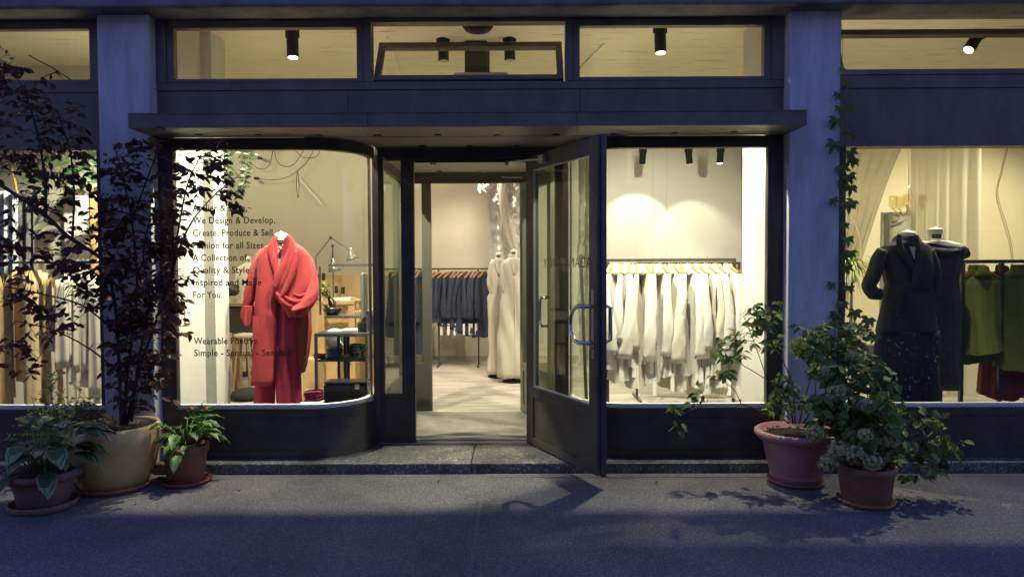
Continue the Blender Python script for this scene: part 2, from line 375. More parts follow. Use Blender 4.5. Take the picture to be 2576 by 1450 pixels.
# the other side of the street (behind the viewer, mirrored in the panes)
ob = thing('opposite_building', 'dark plastered house across the street with rows of dim windows', 'building', (0, -17, 0))
OBM = M('dark_render', (0.11, 0.10, 0.10), 0.9, var=0.2, vscale=0.6)
MB().box(-34, 34, -20, -17, 0, 10.4).build('wall', OBM, ob)
MB().add([(-34.5, -16.6, 10.4), (34.5, -16.6, 10.4), (34.5, -20.5, 12.1), (-34.5, -20.5, 12.1), (-34.5, -16.6, 10.3), (34.5, -16.6, 10.3), (34.5, -20.5, 10.3), (-34.5, -20.5, 10.3)], [(0, 1, 2, 3), (5, 4, 7, 6), (4, 5, 1, 0), (6, 7, 3, 2), (5, 6, 2, 1), (7, 4, 0, 3)]).build('roof', M('slate_roof', (0.05, 0.05, 0.055), 0.8), ob)
for i in range(10):
    for z in (1.0, 4.2, 7.3):
        wf = frame_rect(MB(), -27.6 + 6 * i, -26.2 + 6 * i, z, z + 1.8, 0.08, 0.08, 0.08, 0.08, -17.0 + 0.001, -16.95).build('window', M('pale_frame', (0.5, 0.5, 0.5), 0.6), ob)
        MB().box(-27.51 + 6 * i, -26.29 + 6 * i, -16.998, -16.985, z + 0.09, z + 1.71).build('pane', M('lit_room', (0.3, 0.2, 0.1), 0.5, emit=(1.0, 0.78, 0.45), estr=0.9) if (i * 2 + int(z)) % 7 in (0, 3) else BLACK, wf)

# interior floor
def floor_mat():
    m = mat('screed_floor', (0.5, 0.45, 0.38), 0.5); n = m.node_tree; b = n.nodes['Principled BSDF']
    tc = n.nodes.new('ShaderNodeTexCoord'); mp = n.nodes.new('ShaderNodeMapping'); mp.inputs['Scale'].default_value = (0.7, 2.4, 1); n.links.new(tc.outputs['Object'], mp.inputs[0])
    t = n.nodes.new('ShaderNodeTexNoise'); t.inputs['Scale'].default_value = 2.2; t.inputs['Detail'].default_value = 9; t.inputs['Distortion'].default_value = 1.2
    n.links.new(mp.outputs[0], t.inputs['Vector'])
    r = n.nodes.new('ShaderNodeValToRGB'); e = r.color_ramp.elements
    e[0].position = 0.34; e[0].color = (0.30, 0.27, 0.225, 1); e[1].position = 0.68; e[1].color = (0.50, 0.46, 0.39, 1)
    n.links.new(t.outputs['Fac'], r.inputs[0]); n.links.new(r.outputs[0], b.inputs['Base Color'])
    t3 = n.nodes.new('ShaderNodeTexNoise'); t3.inputs['Scale'].default_value = 30; t3.inputs['Detail'].default_value = 6; n.links.new(tc.outputs['Object'], t3.inputs['Vector'])
    bp = n.nodes.new('ShaderNodeBump'); bp.inputs['Strength'].default_value = 0.15; n.links.new(t3.outputs['Fac'], bp.inputs['Height']); n.links.new(bp.outputs[0], b.inputs['Normal'])
    return m
struct('shop_floor', MB().box(-10, 10, 0.478, 6.1, -0.05, FZ + 0.001), floor_mat())
struct('vestibule_mat', MB().box(-1.12, 0.34, 0.56, 1.74, FZ + 0.0015, FZ + 0.006), M('entrance_mat', (0.23, 0.215, 0.18), 0.95, var=0.15, vscale=9, bump=0.3, bscale=200))

def ceil_mat():
    m = mat('board_marked_ceiling', (0.66, 0.60, 0.46), 0.9); n = m.node_tree; b = n.nodes['Principled BSDF']
    tc = n.nodes.new('ShaderNodeTexCoord'); mp = n.nodes.new('ShaderNodeMapping'); mp.inputs['Scale'].default_value = (0.5, 9, 1); n.links.new(tc.outputs['Object'], mp.inputs[0])
    t = n.nodes.new('ShaderNodeTexNoise'); t.inputs['Scale'].default_value = 6; t.inputs['Detail'].default_value = 7; n.links.new(mp.outputs[0], t.inputs['Vector'])
    r = n.nodes.new('ShaderNodeValToRGB'); e = r.color_ramp.elements
    e[0].position = 0.27; e[0].color = (0.36, 0.30, 0.20, 1); e[1].position = 0.40; e[1].color = (0.80, 0.75, 0.56, 1)
    n.links.new(t.outputs['Fac'], r.inputs[0]); n.links.new(r.outputs[0], b.inputs['Base Color'])
    wv = n.nodes.new('ShaderNodeTexWave'); wv.bands_direction = 'Y'; wv.inputs['Scale'].default_value = 1.0; wv.inputs['Distortion'].default_value = 0.3
    wv.wave_profile = 'SAW'
    n.links.new(tc.outputs['Object'], wv.inputs['Vector'])
    bp = n.nodes.new('ShaderNodeBump'); bp.inputs['Strength'].default_value = 0.35; bp.inputs['Distance'].default_value = 0.02
    n.links.new(wv.outputs['Fac'], bp.inputs['Height']); n.links.new(bp.outputs[0], b.inputs['Normal'])
    return m
struct('shop_ceiling', MB().box(-10, 10, 0.0, 6.1, ZC, ZC + 0.15), ceil_mat())

# interior walls
BY = 5.80
struct('back_wall', MB().box(-5.5, -0.02, BY, BY + 0.1, FZ, ZC), WALLC)
struct('white_back_wall', MB().box(0.0, 3.62, BY - 0.004, BY + 0.1, FZ, ZC), WALLW)
bw = MB()
for px in (1676, 1642):
    x = PX(px, 600, BY - 0.004); bw.box(x - 0.004, x + 0.004, BY - 0.009, BY - 0.0045, FZ, ZC)
bw.build('wall_panel_seam', M('seam_shade', (0.55, 0.53, 0.48), 0.9))['kind'] = 'structure'
struct('skirting', MB().box(-5.5, -0.025, BY - 0.016, BY - 0.001, FZ + 0.001, FZ + 0.07).box(0.005, 3.61, BY - 0.020, BY - 0.005, FZ + 0.001, FZ + 0.07), M('skirting_paint', (0.42, 0.40, 0.36), 0.6))
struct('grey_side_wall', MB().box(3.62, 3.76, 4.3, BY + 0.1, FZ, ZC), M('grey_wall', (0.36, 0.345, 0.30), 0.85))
struct('atelier_side_wall', MB().box(-5.6, -5.5, 1.62, BY + 0.1, FZ, ZC), WALLC)
xl = PX(446, 800, 0.08)
struct('white_pilaster_wall', MB().box(-3.15, xl, 0.064, 0.57, FZ, ZC).box(-3.15, PX(543, 800, 0.58), 0.572, 0.86, FZ, ZC), PILW)
xr = PX(1926, 800, 0.08)
struct('white_pilaster_wall', MB().box(xr, 2.44, 0.064, 0.66, FZ, ZC), PILW)
# side bays
struct('pattern_room_wall', MB().box(-9, -3.0, 1.55, 1.62, FZ, ZC), WALLC)
struct('curtain_room_wall', MB().box(3.761, 9, 4.3, 4.4, FZ, ZC), WALLY)
struct('outer_end_wall', MB().box(-9.1, -9.0, 0.0, 1.6, 0, ZC), WALLC)
struct('outer_end_wall', MB().box(9, 9.1, 0.0, 4.4, 0, ZC), WALLY)

# ------------------------------------------------------------------ building front
bld = thing('shop_building', 'dark steel shopfront between pale plastered concrete pillars with a flat canopy over the entrance', 'shop building')
ZS = 2.59                                            # canopy underside
XL, XR = -2.784, 2.074                               # reveal to reveal
LPX0, RPX1 = -3.17, 2.456
DL, DR = -0.864, 0.090                               # outer door opening
VL, VR = -1.19, 0.42                                 # vestibule sides
RC = 0.45
for a, b in ((LPX0, XL), (XR, RPX1)):
    MB().box(a, b, -0.11, 0.06, -0.02, 3.5).build('pillar', PLASTER, bld, bevel=0.008)
MB().box(-10, 10, -0.25, 0.02, 3.5, 3.72).box(-10, 10, -0.20, 0.02, 3.72, 4.6).build('concrete_beam', BEAM, bld, bevel=0.02)

def arc_pts(cx, r, sgn, n=14, y0=0.0):
    # quarter circle from the straight front round towards the door; sgn=+1: window on the coat side
    out = []
    for i in range(n + 1):
        a = (math.pi / 2) * i / n
        out.append((cx + sgn * r * math.sin(a), y0 + r - r * math.cos(a) + (RC - r) * 0))
    return out
def curved_band(mb, x_start, cx, sgn, z0, z1, off, th, yend=0.48):
    # plan line: x_start -> cx straight at y=off, then arc radius RC-off, then straight to yend; wall thickness th inward
    r = RC - off
    def line(o):
        rr = RC - o
        pts = [(x_start, o)] + [(cx + sgn * rr * math.sin(math.pi / 2 * i / 16), RC - rr * math.cos(math.pi / 2 * i / 16)) for i in range(17)]
        pts.append((cx + sgn * rr, yend))
        return pts
    A, B = line(off), line(off + th); n = len(A)
    v = [(x, y, z) for z in (z0, z1) for x, y in A] + [(x, y, z) for z in (z0, z1) for x, y in B]
    f = []
    for i in range(n - 1):
        q = [(i, i + 1, n + i + 1, n + i), (2 * n + i + 1, 2 * n + i, 3 * n + i, 3 * n + i + 1), (n + i, n + i + 1, 3 * n + i + 1, 3 * n + i), (i + 1, i, 2 * n + i, 2 * n + i + 1)]
        f += q if sgn > 0 else [tuple(reversed(t)) for t in q]
    f += [(0, n, 3 * n, 2 * n), (n - 1, 2 * n - 1 + 2 * n, 2 * n - 1 + 0, n - 1)][:1]
    f.append((n - 1, 3 * n - 1, 4 * n - 1, 2 * n - 1))
    mb.add(v, f); return mb
ZSILL, ZGT = 0.504, 2.500
for sgn, xs, cx, nm in ((1, XL, VL - RC, 'coat'), (-1, XR, VR + RC, 'blouse')):
    gx = PX(446, 800, 0.03) if sgn > 0 else PX(1926, 800, 0.03)
    b = curved_band(MB(), xs, cx, sgn, FZ, ZSILL - 0.03, 0.012, 0.05); b.build('bulkhead', FRD, bld)
    b = curved_band(MB(), xs, cx, sgn, FZ + 0.001, FZ + 0.062, 0.0, 0.010); b.build('plinth', FRD, bld)
    b = curved_band(MB(), xs, cx, sgn, ZSILL - 0.10, ZSILL - 0.0295, 0.004, 0.03); b.build('apron_rail', FRD, bld)
    b = curved_band(MB(), xs, cx, sgn, ZGT, ZS, 0.004, 0.06); b.build('window_header', FRD, bld)
    w_ = curved_band(MB(), gx - sgn * 0.004, cx, sgn, ZSILL - 0.003, ZGT + 0.003, 0.030, 0.006, yend=0.46).build('window_pane', GLASS, bld, smooth=False)
    curved_band(MB(), xs + sgn * 0.002, cx, sgn, ZSILL - 0.029, ZSILL, 0.022, 0.045).build('window_sill', M('white_sill', (0.70, 0.69, 0.64), 0.5), bld)
    MB().box(xs, gx, 0.0, 0.06, ZSILL - 0.029, ZGT - 0.001).build('window_frame', FRD, bld)
    # end post where the curved glass meets the door screen
    xe = VL if sgn > 0 else VR
    MB().box(xe - 0.028, xe + 0.028, 0.485, 0.53, FZ, ZS - 0.001).build('corner_post', FRD, bld, bevel=0.003)
# slim chrome glazing bead inside the curve
for sgn, xe in ((1, VL), (-1, VR)):
    MB().box(xe - sgn * 0.045, xe - sgn * 0.036, 0.40, 0.475, ZSILL, ZGT).build('glazing_bead', CHROME, bld)

# door screen (outer)
YD = 0.49
for x0, x1 in ((VL + 0.029, DL), (DR, VR - 0.029)):
    s0 = (PX(965, 700, YD) if x0 < -0.5 else x0 + 0.08); s1 = (PX(1010, 700, YD) if x0 < -0.5 else x1 - 0.06)
    m = MB(); m.box(x0, s0, YD, YD + 0.05, FZ, ZS - 0.09).box(s1, x1, YD, YD + 0.05, FZ, ZS - 0.09)
    m.box(s0, s1, YD, YD + 0.05, FZ, FZ + 0.42).box(s0, s1, YD, YD + 0.05, 2.485, ZS - 0.09)
    fr = m.build('sidelight', FRD, bld)
    MB().box(s0, s1, YD + 0.02, YD + 0.026, FZ + 0.42, 2.485).build('pane', GLASS, fr)
MB().box(VL + 0.029, VR - 0.029, YD, YD + 0.05, ZS - 0.089, ZS).build('door_header', FRD, bld)
MB().box(DL, DR, YD + 0.03, YD + 0.05, 2.470, ZS - 0.0895).build('door_stop', FRD, bld)
# vestibule: side screens and inner screen
YI = 1.80
for xv, sg in ((VL, 1), (VR, -1)):
    m = MB(); m.box(xv - 0.02, xv + 0.02, YD + 0.06, YI, FZ, 0.46).box(xv - 0.02, xv + 0.02, YD + 0.06, YI, 2.46, ZS - 0.03)
    m.box(xv - 0.02, xv + 0.02, YD + 0.06, YD + 0.12, 0.46, 2.46).box(xv - 0.02, xv + 0.02, YI - 0.06, YI, 0.46, 2.46)
    m.box(xv - 0.03, xv + 0.03, YD + 0.06, YI - 0.001, 0.40, 0.455)
    vs = m.build('vestibule_side_screen', M('oak_frame_paint', (0.13, 0.12, 0.095), 0.5), bld)
    MB().box(xv - 0.003, xv + 0.003, YD + 0.12, YI - 0.06, 0.46, 2.46).build('pane', GLASS, vs)
iL0, iL1 = PX(1043, 700, YI) - 0.02, PX(1062, 700, YI); iS = PX(1085, 700, YI)
INM = M('olive_frame_paint', (0.13, 0.128, 0.105), 0.5)
iTop = PH(1085, 461, YI)
m = MB(); m.box(VL - 0.02, -1.10, YI + 0.001, YI + 0.05, FZ, ZS - 0.03).box(iL1, iS, YI + 0.001, YI + 0.05, FZ, ZS - 0.03)
m.box(-1.10, iL1, YI + 0.001, YI + 0.05, FZ, FZ + 0.50).box(-1.10, iL1, YI + 0.001, YI + 0.05, iTop, ZS - 0.03)
m.box(iS, PX(1310, 700, YI), YI + 0.001, YI + 0.05, iTop, ZS - 0.03)
m.box(PX(1310, 700, YI), PX(1310, 700, YI) + 0.07, YI + 0.001, YI + 0.05, FZ, ZS - 0.03).box(0.34, VR + 0.02, YI + 0.001, YI + 0.05, FZ, ZS - 0.03)
m.box(0.10, 0.34, YI + 0.001, YI + 0.05, FZ, FZ + 0.5).box(0.10, 0.34, YI + 0.001, YI + 0.05, iTop, ZS - 0.03)
isn = m.build('inner_door_screen', INM, bld)
MB().box(-1.10, iL1, YI + 0.02, YI + 0.026, FZ + 0.5, iTop).build('pane', GLASS, isn)
# inner screens toward the rooms above the vestibule ceiling are open; vestibule ceiling continues the canopy soffit
vc = MB().box(VL + 0.021, VR - 0.021, YD + 0.06, YI, ZS - 0.03, ZS + 0.02).build('vestibule_ceiling', M('vestibule_soffit', (0.42, 0.39, 0.32), 0.5), bld)

# canopy
def T0(px, py): return P(px, py, 0.02).z
can = MB()
yf = -0.40
zt = PH(1200, 283.5, yf)
can.box(XL, XR + 0.01, yf, yf + 0.006, ZS - 0.002, zt)                      # fascia
can.box(XL, XL + 0.006, yf + 0.006, 0.0, ZS - 0.002, zt).box(XR + 0.004, XR + 0.01, yf + 0.006, -0.001, ZS - 0.002, zt)
can.box(XL - 0.004, XR + 0.014, yf - 0.004, -0.001, zt + 0.001, zt + 0.008)
canopy = can.build('canopy', FR, bld)
jm = MB()
for jx_ in (PX(925, 300, yf), PX(1450, 300, yf)): jm.box(jx_ - 0.0015, jx_ + 0.0015, yf - 0.0015, yf - 0.0003, ZS, zt)
jm.build('fascia_joint', M('joint_shadow_gap', (0.02, 0.02, 0.02), 0.9), canopy)
jm = MB()
for jx_ in (-1.3, 0.5): jm.box(jx_ - 0.0015, jx_ + 0.0015, 0.0095, 0.0118, zt + 0.01, T0(700, 209) - 0.062)
jm.build('panel_joint', MATS['joint_shadow_gap'], bld)
sf = MB(); y1 = -0.012
segs = [XL + 0.007, PZ(925, 336, ZS).x, PZ(1450, 336, ZS).x, XR + 0.003]
for a, b in zip(segs, segs[1:]): sf.box(a + 0.002, b - 0.002, yf + 0.007, y1, ZS, ZS + 0.012)
sf.box(XL + 0.007, XR + 0.003, yf + 0.007, y1, ZS + 0.02, ZS + 0.03)
sf.build('soffit', SOFFIT, canopy)
# recessed ceiling of the porch, behind the straight front
pc = [(VL - RC, y1 + 0.02)] + [(VL - RC + RC * math.sin(math.pi / 2 * i / 16), RC - RC * math.cos(math.pi / 2 * i / 16) + 0.02) for i in range(1, 17)] + [(VL, YD + 0.06), (VR, YD + 0.06)] + [(VR + RC - RC * math.sin(math.pi / 2 * i / 16), RC - RC * math.cos(math.pi / 2 * i / 16) + 0.02) for i in range(16, 0, -1)] + [(VR + RC, y1 + 0.02)]
n_ = len(pc); MB().add([(x, y, ZS + 0.001) for x, y in pc] + [(x, y, ZS + 0.02) for x, y in pc], [tuple(reversed(range(n_))), tuple(range(n_, 2 * n_))] + [(i, (i + 1) % n_, n_ + (i + 1) % n_, n_ + i) for i in range(n_)]).build('porch_ceiling', SOFFIT, bld)
DLM = M('downlight_rim', (0.02, 0.02, 0.02), 0.4)
spots_px = [(500, 339), (652, 339), (803, 340), (951, 340), (1101, 339), (1250, 340), (1399, 338), (1546, 337), (1697, 335), (1847, 332), (1063, 367), (1183, 367), (1300, 367)]
for px, py in spots_px:
    q = PZ(px, py, ZS)
    if q.y > YD - 0.04: q.y = YD - 0.06
    MB().lathe((q.x, q.y, ZS), [(0.024, -0.010), (0.030, -0.008), (0.030, -0.0005)], 20).build('downlight', DLM, canopy if q.y < 0 else bld)
for px, py in ((1105, 430), (1365, 430), (1090, 411), (1375, 408)):
    q = PZ(px, py, ZS - 0.03)
    if VL + 0.05 < q.x < VR - 0.05: MB().lathe((q.x, min(q.y, YI - 0.1), ZS - 0.03), [(0.024, -0.010), (0.030, -0.008), (0.030, -0.0005)], 20).build('downlight', DLM, bld)

# facade above canopy, transoms
def T(px, py): return P(px, py, 0.02)
zt0, zt1 = T(700, 199).z, T(700, 71).z                # glass of the fixed transoms
zspan = T(700, 209).z
x1a, x1b = T(438, 130).x, T(898, 130).x
x2a, x2b = T(935, 130).x, T(1422, 130).x
x3a, x3b = T(1458, 130).x, T(1921, 130).x
czb, czt = T(1180, 207).z, T(1180, 57).z
MB().box(XL, XR, 0.012, 0.12, ZS + 0.022, zspan - 0.06).build('spandrel_panel', FR, bld)
MB().box(XL, XR, 0.004, 0.12, zspan - 0.058, zspan).build('spandrel_rail', FR, bld)
TT = 3.50
g = 0.055
tm = MB()
tm.box(XL, x1a - g, 0.0, 0.10, zspan + 0.001, TT).box(x1b + g, x2a, 0.0, 0.10, zspan + 0.001, TT).box(x2b, x3a - g, 0.0, 0.10, zspan + 0.001, TT).box(x3b + g, XR, 0.0, 0.10, zspan + 0.001, TT)
tm.box(x1a - g, x1b + g, 0.0, 0.10, zt1 + g, TT).box(x3a - g, x3b + g, 0.0, 0.10, zt1 + g, TT).box(x2a, x2b, 0.0, 0.10, czt, TT)
tm.build('transom_frame', FR, bld)
for xa, xb, sl in ((x1a, x1b, 0), (x3a, x3b, 0)):
    m = frame_rect(MB(), xa - g + 0.004, xb + g - 0.004, zspan + 0.004, zt1 + g - 0.004, g - 0.004, g - 0.004, g - 0.004, zt0 - zspan - 0.004, 0.008, 0.07)
    tw = m.build('transom_window', FR, bld)
    MB().box(xa, xb, 0.045, 0.051, zt0, zt1).build('pane', GLASS, tw)
# middle sash tilted inwards on its bottom edge
def tilted_sash(xa, xb, zb, H, ang, name='tilted_transom_window', paint=FR):
    m = MB(); T_ = Matrix.Translation((0, 0.03, zb)) @ Matrix.Rotation(R(-ang), 4, 'X')
    f = 0.05
    def bx(x0, x1, z0, z1, mbx, y0=-0.02, y1=0.03):
        return mbx.tbox(T_ @ Matrix.Translation(((x0 + x1) / 2, (y0 + y1) / 2, (z0 + z1) / 2)), x1 - x0, y1 - y0, z1 - z0)
    bx(xa, xb, 0, f, m); bx(xa, xb, H - f, H, m); bx(xa, xa + f, f, H - f, m); bx(xb - f, xb, f, H - f, m)
    o = m.build(name, paint, bld, bevel=0.003)
    bx(xa + f, xb - f, f, H - f, MBp := MB(), 0.002, 0.008); MBp.build('pane', GLASS, o)
    return o
tilted_sash(x2a + 0.012, x2b - 0.012, czb + 0.012, czt - czb - 0.02, 34)

# side bays of the facade
def bay(x0, x1, glass_in0, glass_in1, side):
    m = MB()
    m.box(x0, x1, 0.012, 0.06, -0.02, ZSILL - 0.03); m.box(x0, x1, 0.004, 0.011, ZSILL - 0.09, ZSILL - 0.0305); m.box(x0, x1, 0.0, 0.011, -0.02, FZ + 0.06)
    m.build('bulkhead', FRD, bld)
    MB().box(x0, x1, 0.022, 0.07, ZSILL - 0.029, ZSILL).build('window_sill', MATS['white_sill'], bld)
    fm = MB()
    if glass_in0 > x0: fm.box(x0, glass_in0, 0.0, 0.06, ZSILL + 0.001, 2.50)
    if glass_in1 < x1: fm.box(glass_in1, x1, 0.0, 0.06, ZSILL + 0.001, 2.50)
    fm.build('window_frame', FRD, bld)
    MB().box(glass_in0, glass_in1, 0.03, 0.036, ZSILL, 2.50).build('window_pane', GLASS, bld)
    MB().box(x0, x1, 0.002, 0.12, 2.501, zspan - 0.07).build('spandrel_panel', FR, bld)
    MB().box(x0, x1, -0.006, 0.12, zspan - 0.068, zspan).build('spandrel_rail', FR, bld)
    return
gl = PX(236, 200, 0.03)
bay(-9, LPX0, -9, PX(257, 800, 0.03), -1)
bay(RPX1, 9, PX(2120, 800, 0.03) , 9, 1)
# left bay transom (fixed)
xa, xb = -8.6, PX(229, 130, 0.03)
tf = MB(); tf.box(xb + g, LPX0, 0.0, 0.10, zspan + 0.001, TT).box(-9, xb + g, 0.0, 0.10, zt1 + g, TT).build('transom_frame', FR, bld)
tw = frame_rect(MB(), xa - g, xb + g - 0.004, zspan + 0.004, zt1 + g - 0.004, g, g - 0.004, g - 0.004, zt0 - zspan - 0.004, 0.008, 0.07).build('transom_window', FR, bld)
MB().box(xa, xb, 0.045, 0.051, zt0, zt1).build('pane', GLASS, tw)
# right bay transom (tilted)
rz0, rz1 = P(2300, 187, 0.02).z, P(2300, 40, 0.02).z
MB().box(RPX1, 9, 0.0, 0.10, rz1, TT).box(RPX1, 9, 0.0, 0.1, zspan + 0.001, rz0 - 0.012).build('transom_frame', FR, bld)
tilted_sash(2.50, 6.2, rz0 - 0.01, 0.43, 22)
# steel cable along the pillar edge
MB().box(RPX1 - 0.001, RPX1 + 0.012, -0.085, -0.072, 0, 3.49).build('trellis_rod', GREYM, bld)

# ------------------------------------------------------------------ outer door leaf, opened to the street
hx, hy = DR - 0.005, 0.455
ox, oy = 0.570, -0.515
dv = Vector((ox - hx, oy - hy, 0)); LW = dv.length; du = dv.normalized(); dn = Vector((-du.y, du.x, 0))   # dn points to the blouse side / back
DT = Matrix(((du.x, dn.x, 0, hx), (du.y, dn.y, 0, hy), (0, 0, 1, 0), (0, 0, 0, 1)))      # local x along leaf, y thickness, z up
def dbox(mb, x0, x1, y0, y1, z0, z1): return mb.tbox(DT @ Matrix.Translation(((x0 + x1) / 2, (y0 + y1) / 2, (z0 + z1) / 2)), abs(x1 - x0), abs(y1 - y0), abs(z1 - z0))
zb, zT = FZ + 0.015, 2.497
stL, stR, rT, rB = 0.115, 0.105, 0.115, 0.40
m = MB()
dbox(m, 0, stL, 0, 0.06, zb, zT); dbox(m, LW - stR, LW, 0, 0.06, zb, zT); dbox(m, stL, LW - stR, 0, 0.06, zT - rT, zT)
dbox(m, stL, LW - stR, 0.0, 0.06, zb + rB, zb + rB + 0.085); dbox(m, stL, LW - stR, 0.0, 0.06, zb, zb + 0.06); dbox(m, stL, LW - stR, 0.012, 0.05, zb + 0.06, zb + rB)
dbox(m, LW + 0.0005, LW + 0.012, 0.03, 0.075, zb - 0.01, zT + 0.012)
door = m.build('entrance_door', FRD, bld, bevel=0.003)
gp = MB(); dbox(gp, stL, LW - stR, 0.026, 0.032, zb + rB + 0.085, zT - rT); gp.build('door_pane', GLASSD, door)
bd = MB()
for a, b, c, d_ in ((stL + 0.001, LW - stR - 0.001, zb + rB + 0.086, zb + rB + 0.098), (stL + 0.001, LW - stR - 0.001, zT - rT - 0.011, zT - rT - 0.001)):
    dbox(bd, a, b, 0.004, 0.025, c, d_)
dbox(bd, stL + 0.001, stL + 0.011, 0.004, 0.025, zb + rB + 0.10, zT - rT - 0.012)
bd.build('glazing_bead', M('bead_metal', (0.35, 0.36, 0.34), 0.35, metal=0.4), door)
# C-shaped pull handles on both faces
def pull(side):
    zc_, hh = (0.5 * (PH(1480, 772, -0.4) + PH(1480, 856, -0.4))), 0.13
    y0 = 0.0 if side < 0 else 0.06
    pts = []
    off = 0.09
    pts.append((LW - 0.052, y0, zc_ + hh)); pts.append((LW - 0.052, y0 + side * off * 0.55, zc_ + hh))
    if side < 0:
        for i in range(9):
            a = math.pi / 2 + math.pi * i / 8
            pts.append((LW - 0.10 + 0.115 * math.cos(a), y0 + side * off, zc_ + hh * math.sin(a)))
        pts.append((LW - 0.052, y0 + side * off * 0.55, zc_ - hh))
    else:
        pts += [(LW - 0.052, y0 + side * off, zc_ + hh * 0.9), (LW - 0.052, y0 + side * off, zc_ - hh * 0.9), (LW - 0.052, y0 + side * off * 0.55, zc_ - hh)]
    pts.append((LW - 0.052, y0, zc_ - hh))
    return MB().tube([DT @ Vector(p) for p in pts], 0.0155, 12).build('handle', CHROME, door, smooth=True)
pull(-1); pull(1)
esc = MB(); dbox(esc, LW - 0.068, LW - 0.036, -0.004, -0.0005, 0.92, 1.42); esc.build('lock_plate', M('worn_brass_steel', (0.30, 0.27, 0.22), 0.4, metal=0.8), door, bevel=0.003)
kb = MB(); kb.cyl(DT @ Vector((LW - 0.052, -0.005, 1.00)), DT @ Vector((LW - 0.052, -0.02, 1.00)), 0.010); kb.build('key_cylinder', CHROME, door)
# door closer arm
ca = MB(); e1 = P(1275, 401, 0.50); e1.z = 2.47; e2 = DT @ Vector((0.30, -0.02, 2.44))
ca.bar(e1, e2, 0.028, 0.012); dbox(ca, 0.28, 0.36, -0.035, -0.002, 2.41, 2.47); ca.box(e1.x - 0.015, e1.x + 0.015, e1.y - 0.03, e1.y + 0.02, 2.435, 2.462)
ca.build('door_closer', M('satin_silver', (0.45, 0.45, 0.43), 0.45, metal=0.3), door)

def text_obj(name, s, size, m, mw, parent, extrude=0.0006, offset=0.0, align='LEFT', xs=1.0, wd=0):
    cu = bpy.data.curves.new(name, 'FONT'); cu.body = s; cu.size = size; cu.extrude = extrude; cu.offset = offset; cu.align_x = align
    cu.space_character = 1.06; cu.materials.append(m); cu.resolution_u = 3
    tmp = bpy.data.objects.new(name, cu); col.objects.link(tmp); bpy.context.view_layer.update()
    me = bpy.data.meshes.new_from_object(tmp.evaluated_get(bpy.context.evaluated_depsgraph_get())); bpy.data.objects.remove(tmp)
    if not me.materials: me.materials.append(m)
    if wd:
        xsv = [v.co.x for v in me.vertices]; xs = wd / max(1e-6, max(xsv) - min(xsv))
    o = bpy.data.objects.new(name, me); col.objects.link(o)
    if parent is not None:
        o.parent = parent; o.matrix_parent_inverse = PINV(parent)
    o.matrix_basis = mw @ Matrix.Diagonal((xs, 1, 1, 1))
    return o
# shop name on the door glass: reads from the outer face, so mirrored from here
tz = PH(1425, 646, -0.1) 
W0 = Matrix(((-du.x, 0, dn.x, 0), (-du.y, 0, dn.y, 0), (0, 1, 0, 0), (0, 0, 0, 1)))
txtpos = DT @ Vector((LW - stR - 0.02, 0.0335, 1.575))
W0.translation = txtpos
text_obj('door_lettering', 'ADAM BRODY', 0.112, TEXTM, W0, door, offset=-0.0012, xs=0.95)

# inner door leaf, opened into the vestibule
ilx = PX(1308, 700, YI)
idv = Vector((0.30, -0.98, 0)).normalized()
IDN = Vector((-idv.y, idv.x, 0))
IT = Matrix(((idv.x, IDN.x, 0, ilx), (idv.y, IDN.y, 0, YI - 0.01), (0, 0, 1, 0), (0, 0, 0, 1)))
def ibox(mb, x0, x1, y0, y1, z0, z1): return mb.tbox(IT @ Matrix.Translation(((x0 + x1) / 2, (y0 + y1) / 2, (z0 + z1) / 2)), x1 - x0, y1 - y0, z1 - z0)
m = MB(); IL = 0.93
ibox(m, 0, 0.09, 0, 0.05, FZ + 0.01, iTop - 0.005); ibox(m, IL - 0.09, IL, 0, 0.05, FZ + 0.01, iTop - 0.005)
ibox(m, 0.09, IL - 0.09, 0, 0.05, iTop - 0.10, iTop - 0.005); ibox(m, 0.09, IL - 0.09, 0, 0.05, FZ + 0.01, FZ + 0.10); ibox(m, 0.09, IL - 0.09, 0, 0.05, FZ + 0.44, FZ + 0.52); ibox(m, 0.09, IL - 0.09, 0.01, 0.04, FZ + 0.10, FZ + 0.44)
idr = m.build('inner_door', INM, bld)
m = MB(); ibox(m, 0.09, IL - 0.09, 0.022, 0.028, FZ + 0.52, iTop - 0.10); m.build('door_pane', GLASS, idr)
pz = 1.17
MB().tube([IT @ Vector(p) for p in ((IL - 0.05, 0, pz + 0.13), (IL - 0.05, -0.07, pz + 0.13), (IL - 0.05, -0.085, pz + 0.09), (IL - 0.05, -0.085, pz - 0.09), (IL - 0.05, -0.07, pz - 0.13), (IL - 0.05, 0, pz - 0.13))], 0.014, 10).build('handle', CHROME, idr, smooth=True)
m = MB(); a = P(1262, 445, 1.70); m.bar(a, IT @ Vector((0.12, -0.01, a.z - 0.01)), 0.028, 0.012); m.build('door_closer', MATS['satin_silver'], idr)

# window lettering
lines = [('Atelier & Shop,', 485, 531), ('We Design & Develop,', 485, 562), ('Create, Produce & Sell,', 485, 593.5), ('Fashion for all Sizes.', 485, 625), ('A Collection of', 485, 656), ('Quality & Style.', 485, 687), ('Inspired and Made', 485, 718), ('For You', 485, 749),
         ('Wearable Poetry', 488, 865), ('Simple - Sensual - Sensible', 488, 895)]
wid = [137, 208, 206, 182, 137, 147, 172, 68, 152, 245]
for (s, px, py), wd in zip(lines, wid):
    q = P(px, py, 0.028)
    mw = Matrix(((1, 0, 0, q.x), (0, 0, 1, 0.0285), (0, 1, 0, q.z), (0, 0, 0, 1)))
    text_obj('window_lettering', s, 0.074, TEXTM, mw, bld, offset=0.0009, extrude=0.0004, wd=wd / SC(0.028))

